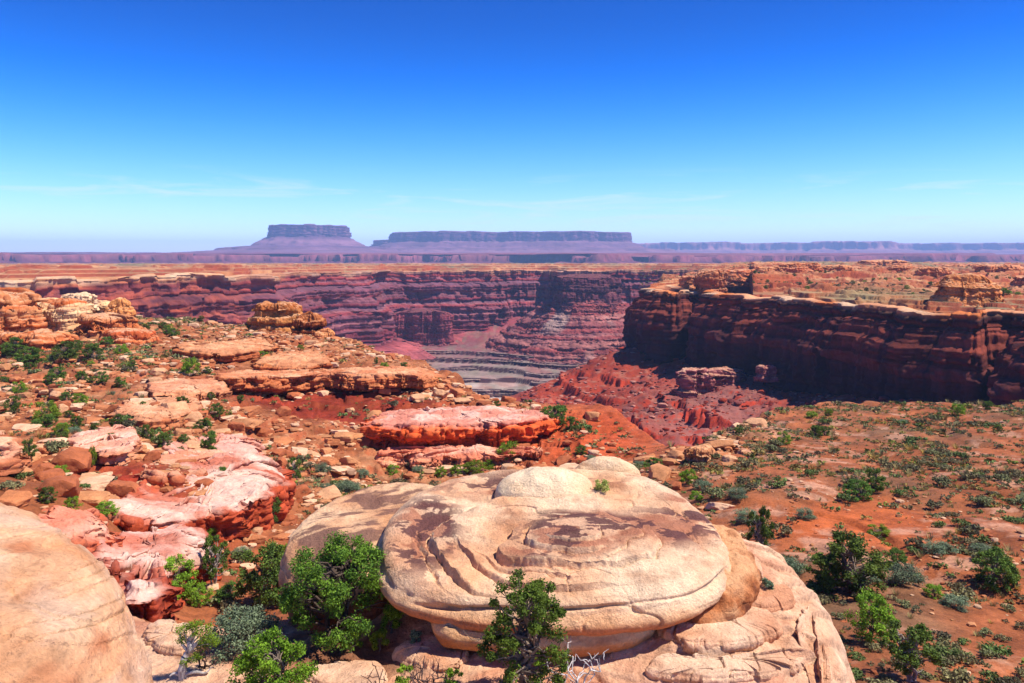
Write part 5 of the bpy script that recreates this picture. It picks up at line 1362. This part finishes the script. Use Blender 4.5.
# sage scrub: the nearest clumps as things, the rest as ground cover
def sage_mesh(seed, nc, per, leaf, cl):
    r_ = R(seed); a_ = r_.uniform(0, 6.28, nc); q = np.sqrt(r_.random(nc)) * .75
    cen = np.stack([q * np.cos(a_), q * np.sin(a_), .25 + .38 * np.sqrt(1 - q ** 2) * r_.uniform(.6, 1, nc)], -1)
    return leaves(r_, cen, np.full(nc, .3), per, leaf, cl[0], cl[1], squash=.8, asp=.6)


SC = [(lin(88, 92, 58), lin(134, 134, 86)), (lin(80, 78, 56), lin(120, 112, 78)), (lin(72, 90, 48), lin(112, 128, 64)), (lin(102, 94, 64), lin(146, 134, 90))]
sp = []
for k in range(4):
    v, f, c = sage_mesh(200 + k, 14, 26, .11, SC[k]); sp.append(link("sagebrush", v, f, M_SAGE, c, smooth_shade=False))
lowp = [(lambda m: (m[0], m[1], m[2]))(sage_mesh(210 + k, 9, 5, .24, SC[k])) for k in range(4)]
def grass(seed):
    r_ = R(seed); n_ = 34; a_ = r_.uniform(0, 6.28, n_); b = np.stack([np.cos(a_), np.sin(a_), 0 * a_], -1); q = r_.uniform(0, .4, (n_, 1)); w_ = np.stack([-np.sin(a_), np.cos(a_), 0 * a_], -1) * .05
    p0 = b * q; p1 = p0 + b * r_.uniform(.2, .7, (n_, 1)) + np.array([0, 0, 1.0]) * r_.uniform(.5, 1.0, (n_, 1))
    V = np.stack([p0 - w_, p0 + w_, p1 + w_ * .3, p1 - w_ * .3], 1).reshape(-1, 3)
    return V, np.arange(n_ * 4).reshape(-1, 4), np.repeat(lin(150, 134, 86)[None] * r_.uniform(.7, 1.15, (n_, 1)), 4, 0)


lowp += [grass(220), grass(221)]
r = R(55); n = 80000
u = r.uniform(560, 1330, n); d = np.exp(r.uniform(math.log(24), math.log(124), n))
dens = (d / 124) ** 1.6 * np.clip(.5 + .65 * fbm2((u - 512) / F * d / 6, d / 6, 3, 181), .12, 1.0) * smooth(640, 740, u)
dens *= 1 - .93 * np.clip(blob(u, d, 850, 50, 110, .12) * 1.4, 0, 1); dens *= 1 - .7 * np.clip(blob(u, d, 800, 58, 60, .08) * 1.4, 0, 1)
dens = np.maximum(dens, 0)
ok = (r.random(n) < dens * .85) & (d < rim_near(u) - 2); u1, d1 = u[ok], d[ok]
n = 60000
u = r.uniform(-280, 720, n); d = np.exp(r.uniform(math.log(42), math.log(215), n))
gm = np.clip(blob(u, d, 70, 150, 140, .30) + blob(u, d, 330, 86, 90, .1) + .9 * blob(u, d, 215, 206, 110, .06) + .5 * blob(u, d, 60, 100, 120, .2) + .35 * blob(u, d, 620, 95, 70, .12) + .12, 0, 1)
dens = (d / 215) ** 1.3 * gm * np.clip(.4 + .9 * fbm2((u - 512) / F * d / 10, d / 10, 3, 183), 0, 1.2)
ok = (r.random(n) < dens * 1.6) & (d < rim_near(u) - 2)
u = np.r_[u1, u[ok]]; d = np.r_[d1, d[ok]]; x = (u - 512) / F * d; z = ground_z(x, d); s = np.clip(.23 * np.exp(r.normal(0, .55, len(u))), .07, .95) * np.where(u < 600, 1.5, 1)
app = np.where((u > -5) & (u < 1029) & (d > 20), s / d, 0); order = np.argsort(-app)
first = set()
for i in order[:280]:
    k = int(r.integers(4)); ob = sp[k]
    if k in first: ob = ob.copy(); C.objects.link(ob)
    first.add(k); ob.location = (x[i], d[i], z[i] - .03); ob.scale = (s[i], s[i], s[i] * r.uniform(.7, 1.1)); ob.rotation_euler = (0, 0, r.uniform(0, 6.28))
    tag(ob, "grey green sagebrush clump on the near half of the red flat" if u[i] > 600 else "grey green sagebrush clump on the left slopes", "sagebrush", "sagebrush on the red flat" if u[i] > 600 else "sagebrush on the left slopes")
rest = order[280:]
scatter("scrub", lowp, x[rest], d[rest], z[rest] - .03, s[rest], r.uniform(0, 6.28, len(rest)), M_SAGE, r.uniform(.6, 1.2, (len(rest), 1)) * np.where(r.random((len(rest), 1)) < .25, [[1.5, 1.2, .75]], [[1, 1, 1.0]]))
n = 14000; u = r.uniform(640, 1330, n); d = 280 * np.exp(r.random(n) * 1.5); x = (u - 512) / F * d
ok = (d > rimb(u) + 6) & (fbm2(x / 45, d / 80, 3, 187) > -.1) & (r.random(n) < .5); x, d = x[ok], d[ok]
s = np.clip(.8 * np.exp(r.normal(0, .4, len(x))), .3, 1.9)
scatter("scrub", lowp, x, d, bench_z(x, d) - .1, s, r.uniform(0, 6.28, len(x)), M_SAGE, r.uniform(.55, 1.1, (len(x), 1)) * np.ones((1, 3)))

# ------------------------------------------------------------------ air
import bmesh
bm = bmesh.new(); bmesh.ops.create_cube(bm, size=1.0); me = bpy.data.meshes.new("haze"); bm.to_mesh(me); bm.free()
hz = bpy.data.objects.new("haze", me); C.objects.link(hz)
zlo, zhi = -330.0, 345.0
hz.scale = (40000, 13300, zhi - zlo); hz.location = (0, 13300 / 2 - 300, (zlo + zhi) / 2); tag(hz, kind="stuff")
mh = bpy.data.materials.new("haze"); mh.use_nodes = True; nt = mh.node_tree; nt.nodes.clear()
out = nt.nodes.new("ShaderNodeOutputMaterial"); pv = nt.nodes.new("ShaderNodeVolumePrincipled")
pv.inputs["Color"].default_value = (.42, .62, 1.0, 1); pv.inputs["Density"].default_value = 9.0e-5; pv.inputs["Anisotropy"].default_value = 0.0
nt.links.new(pv.outputs[0], out.inputs["Volume"]); me.materials.append(mh)

# ------------------------------------------------------------------ sky, sun, camera
EL, AZ = math.radians(58), math.radians(102)      # azimuth clockwise from the view direction
w = bpy.data.worlds.new("World"); bpy.context.scene.world = w; w.use_nodes = True
nt = w.node_tree; bg = nt.nodes["Background"]
sky = nt.nodes.new("ShaderNodeTexSky"); sky.sky_type = 'NISHITA'; sky.sun_disc = False
sky.sun_elevation = EL; sky.sun_rotation = AZ; sky.altitude = 1600; sky.air_density = 1.0; sky.dust_density = 1.6; sky.ozone_density = 3.0
hs = nt.nodes.new("ShaderNodeHueSaturation"); hs.inputs["Saturation"].default_value = 1.55; hs.inputs["Value"].default_value = 1.0
nt.links.new(sky.outputs[0], hs.inputs["Color"]); tn = nt.nodes.new("ShaderNodeVectorMath"); tn.operation = 'MULTIPLY'; tn.inputs[1].default_value = (.74, .90, 1.46)
tcw = nt.nodes.new("ShaderNodeTexCoord"); sx = nt.nodes.new("ShaderNodeSeparateXYZ"); nt.links.new(tcw.outputs["Generated"], sx.inputs[0])
gn = nt.nodes.new("ShaderNodeMapRange"); gn.interpolation_type = 'SMOOTHERSTEP'; gn.inputs["From Min"].default_value = 0.0; gn.inputs["From Max"].default_value = .36
gn.inputs["To Min"].default_value = 1.95; gn.inputs["To Max"].default_value = .82; nt.links.new(sx.outputs["Z"], gn.inputs["Value"])
gn.inputs["To Min"].default_value = 1.0; gn.inputs["To Max"].default_value = 0.0
gv = nt.nodes.new("ShaderNodeMix"); gv.data_type = 'RGBA'; gv.inputs[6].default_value = (.68, .70, .82, 1); gv.inputs[7].default_value = (2.6, 2.05, 1.95, 1); nt.links.new(gn.outputs[0], gv.inputs[0])
tm = nt.nodes.new("ShaderNodeVectorMath"); tm.operation = 'MULTIPLY'
nt.links.new(hs.outputs[0], tn.inputs[0]); nt.links.new(tn.outputs[0], tm.inputs[0]); nt.links.new(gv.outputs[2], tm.inputs[1])
# thin high cloud, low over the horizon
mp = nt.nodes.new("ShaderNodeMapping"); mp.inputs["Scale"].default_value = (5, 5, 60); mp.inputs["Rotation"].default_value = (0, math.radians(-6), 0); nt.links.new(tcw.outputs["Generated"], mp.inputs[0])
cn = nt.nodes.new("ShaderNodeTexNoise"); cn.inputs["Scale"].default_value = 1.0; cn.inputs["Detail"].default_value = 7; cn.inputs["Roughness"].default_value = .6; cn.inputs["Distortion"].default_value = .6; nt.links.new(mp.outputs[0], cn.inputs["Vector"])
cr_ = nt.nodes.new("ShaderNodeMapRange"); cr_.inputs["From Min"].default_value = .53; cr_.inputs["From Max"].default_value = .78; cr_.inputs["To Max"].default_value = .85; nt.links.new(cn.outputs["Fac"], cr_.inputs["Value"])
b1 = nt.nodes.new("ShaderNodeMapRange"); b1.interpolation_type = 'SMOOTHSTEP'; b1.inputs["From Min"].default_value = .02; b1.inputs["From Max"].default_value = .06; nt.links.new(sx.outputs["Z"], b1.inputs["Value"])
b2 = nt.nodes.new("ShaderNodeMapRange"); b2.interpolation_type = 'SMOOTHSTEP'; b2.inputs["From Min"].default_value = .12; b2.inputs["From Max"].default_value = .075; nt.links.new(sx.outputs["Z"], b2.inputs["Value"])
m1 = nt.nodes.new("ShaderNodeMath"); m1.operation = 'MULTIPLY'; nt.links.new(b1.outputs[0], m1.inputs[0]); nt.links.new(b2.outputs[0], m1.inputs[1])
m2 = nt.nodes.new("ShaderNodeMath"); m2.operation = 'MULTIPLY'; nt.links.new(m1.outputs[0], m2.inputs[0]); nt.links.new(cr_.outputs[0], m2.inputs[1])
cm = nt.nodes.new("ShaderNodeMix"); cm.data_type = 'RGBA'; nt.links.new(m2.outputs[0], cm.inputs[0]); nt.links.new(tm.outputs[0], cm.inputs[6]); cm.inputs[7].default_value = (7.4, 8.2, 8.8, 1)
nt.links.new(cm.outputs[2], bg.inputs["Color"]); bg.inputs["Strength"].default_value = 0.095
sd = bpy.data.lights.new("sun", 'SUN'); sd.energy = 5.0; sd.angle = math.radians(.5); sd.color = (1.0, .95, .87)
so = bpy.data.objects.new("sun", sd); C.objects.link(so)
dv = Vector((math.sin(AZ) * math.cos(EL), math.cos(AZ) * math.cos(EL), math.sin(EL)))
so.rotation_euler = dv.to_track_quat('Z', 'Y').to_euler()
cd = bpy.data.cameras.new("camera"); co = bpy.data.objects.new("camera", cd); C.objects.link(co)
cd.lens = 28; cd.sensor_width = 36; cd.shift_y = -(341.5 - HY) / 1024; cd.clip_start = .1; cd.clip_end = 60000
co.location = (0, 0, 0); co.rotation_euler = (math.radians(90), 0, 0)
sc = bpy.context.scene; sc.camera = co
sc.view_settings.view_transform = 'Standard'; sc.view_settings.look = 'None'; sc.view_settings.exposure = 0.52; sc.view_settings.gamma = 1
sc.cycles.max_bounces = 6; sc.cycles.diffuse_bounces = 2; sc.cycles.volume_bounces = 0; sc.cycles.transparent_max_bounces = 4
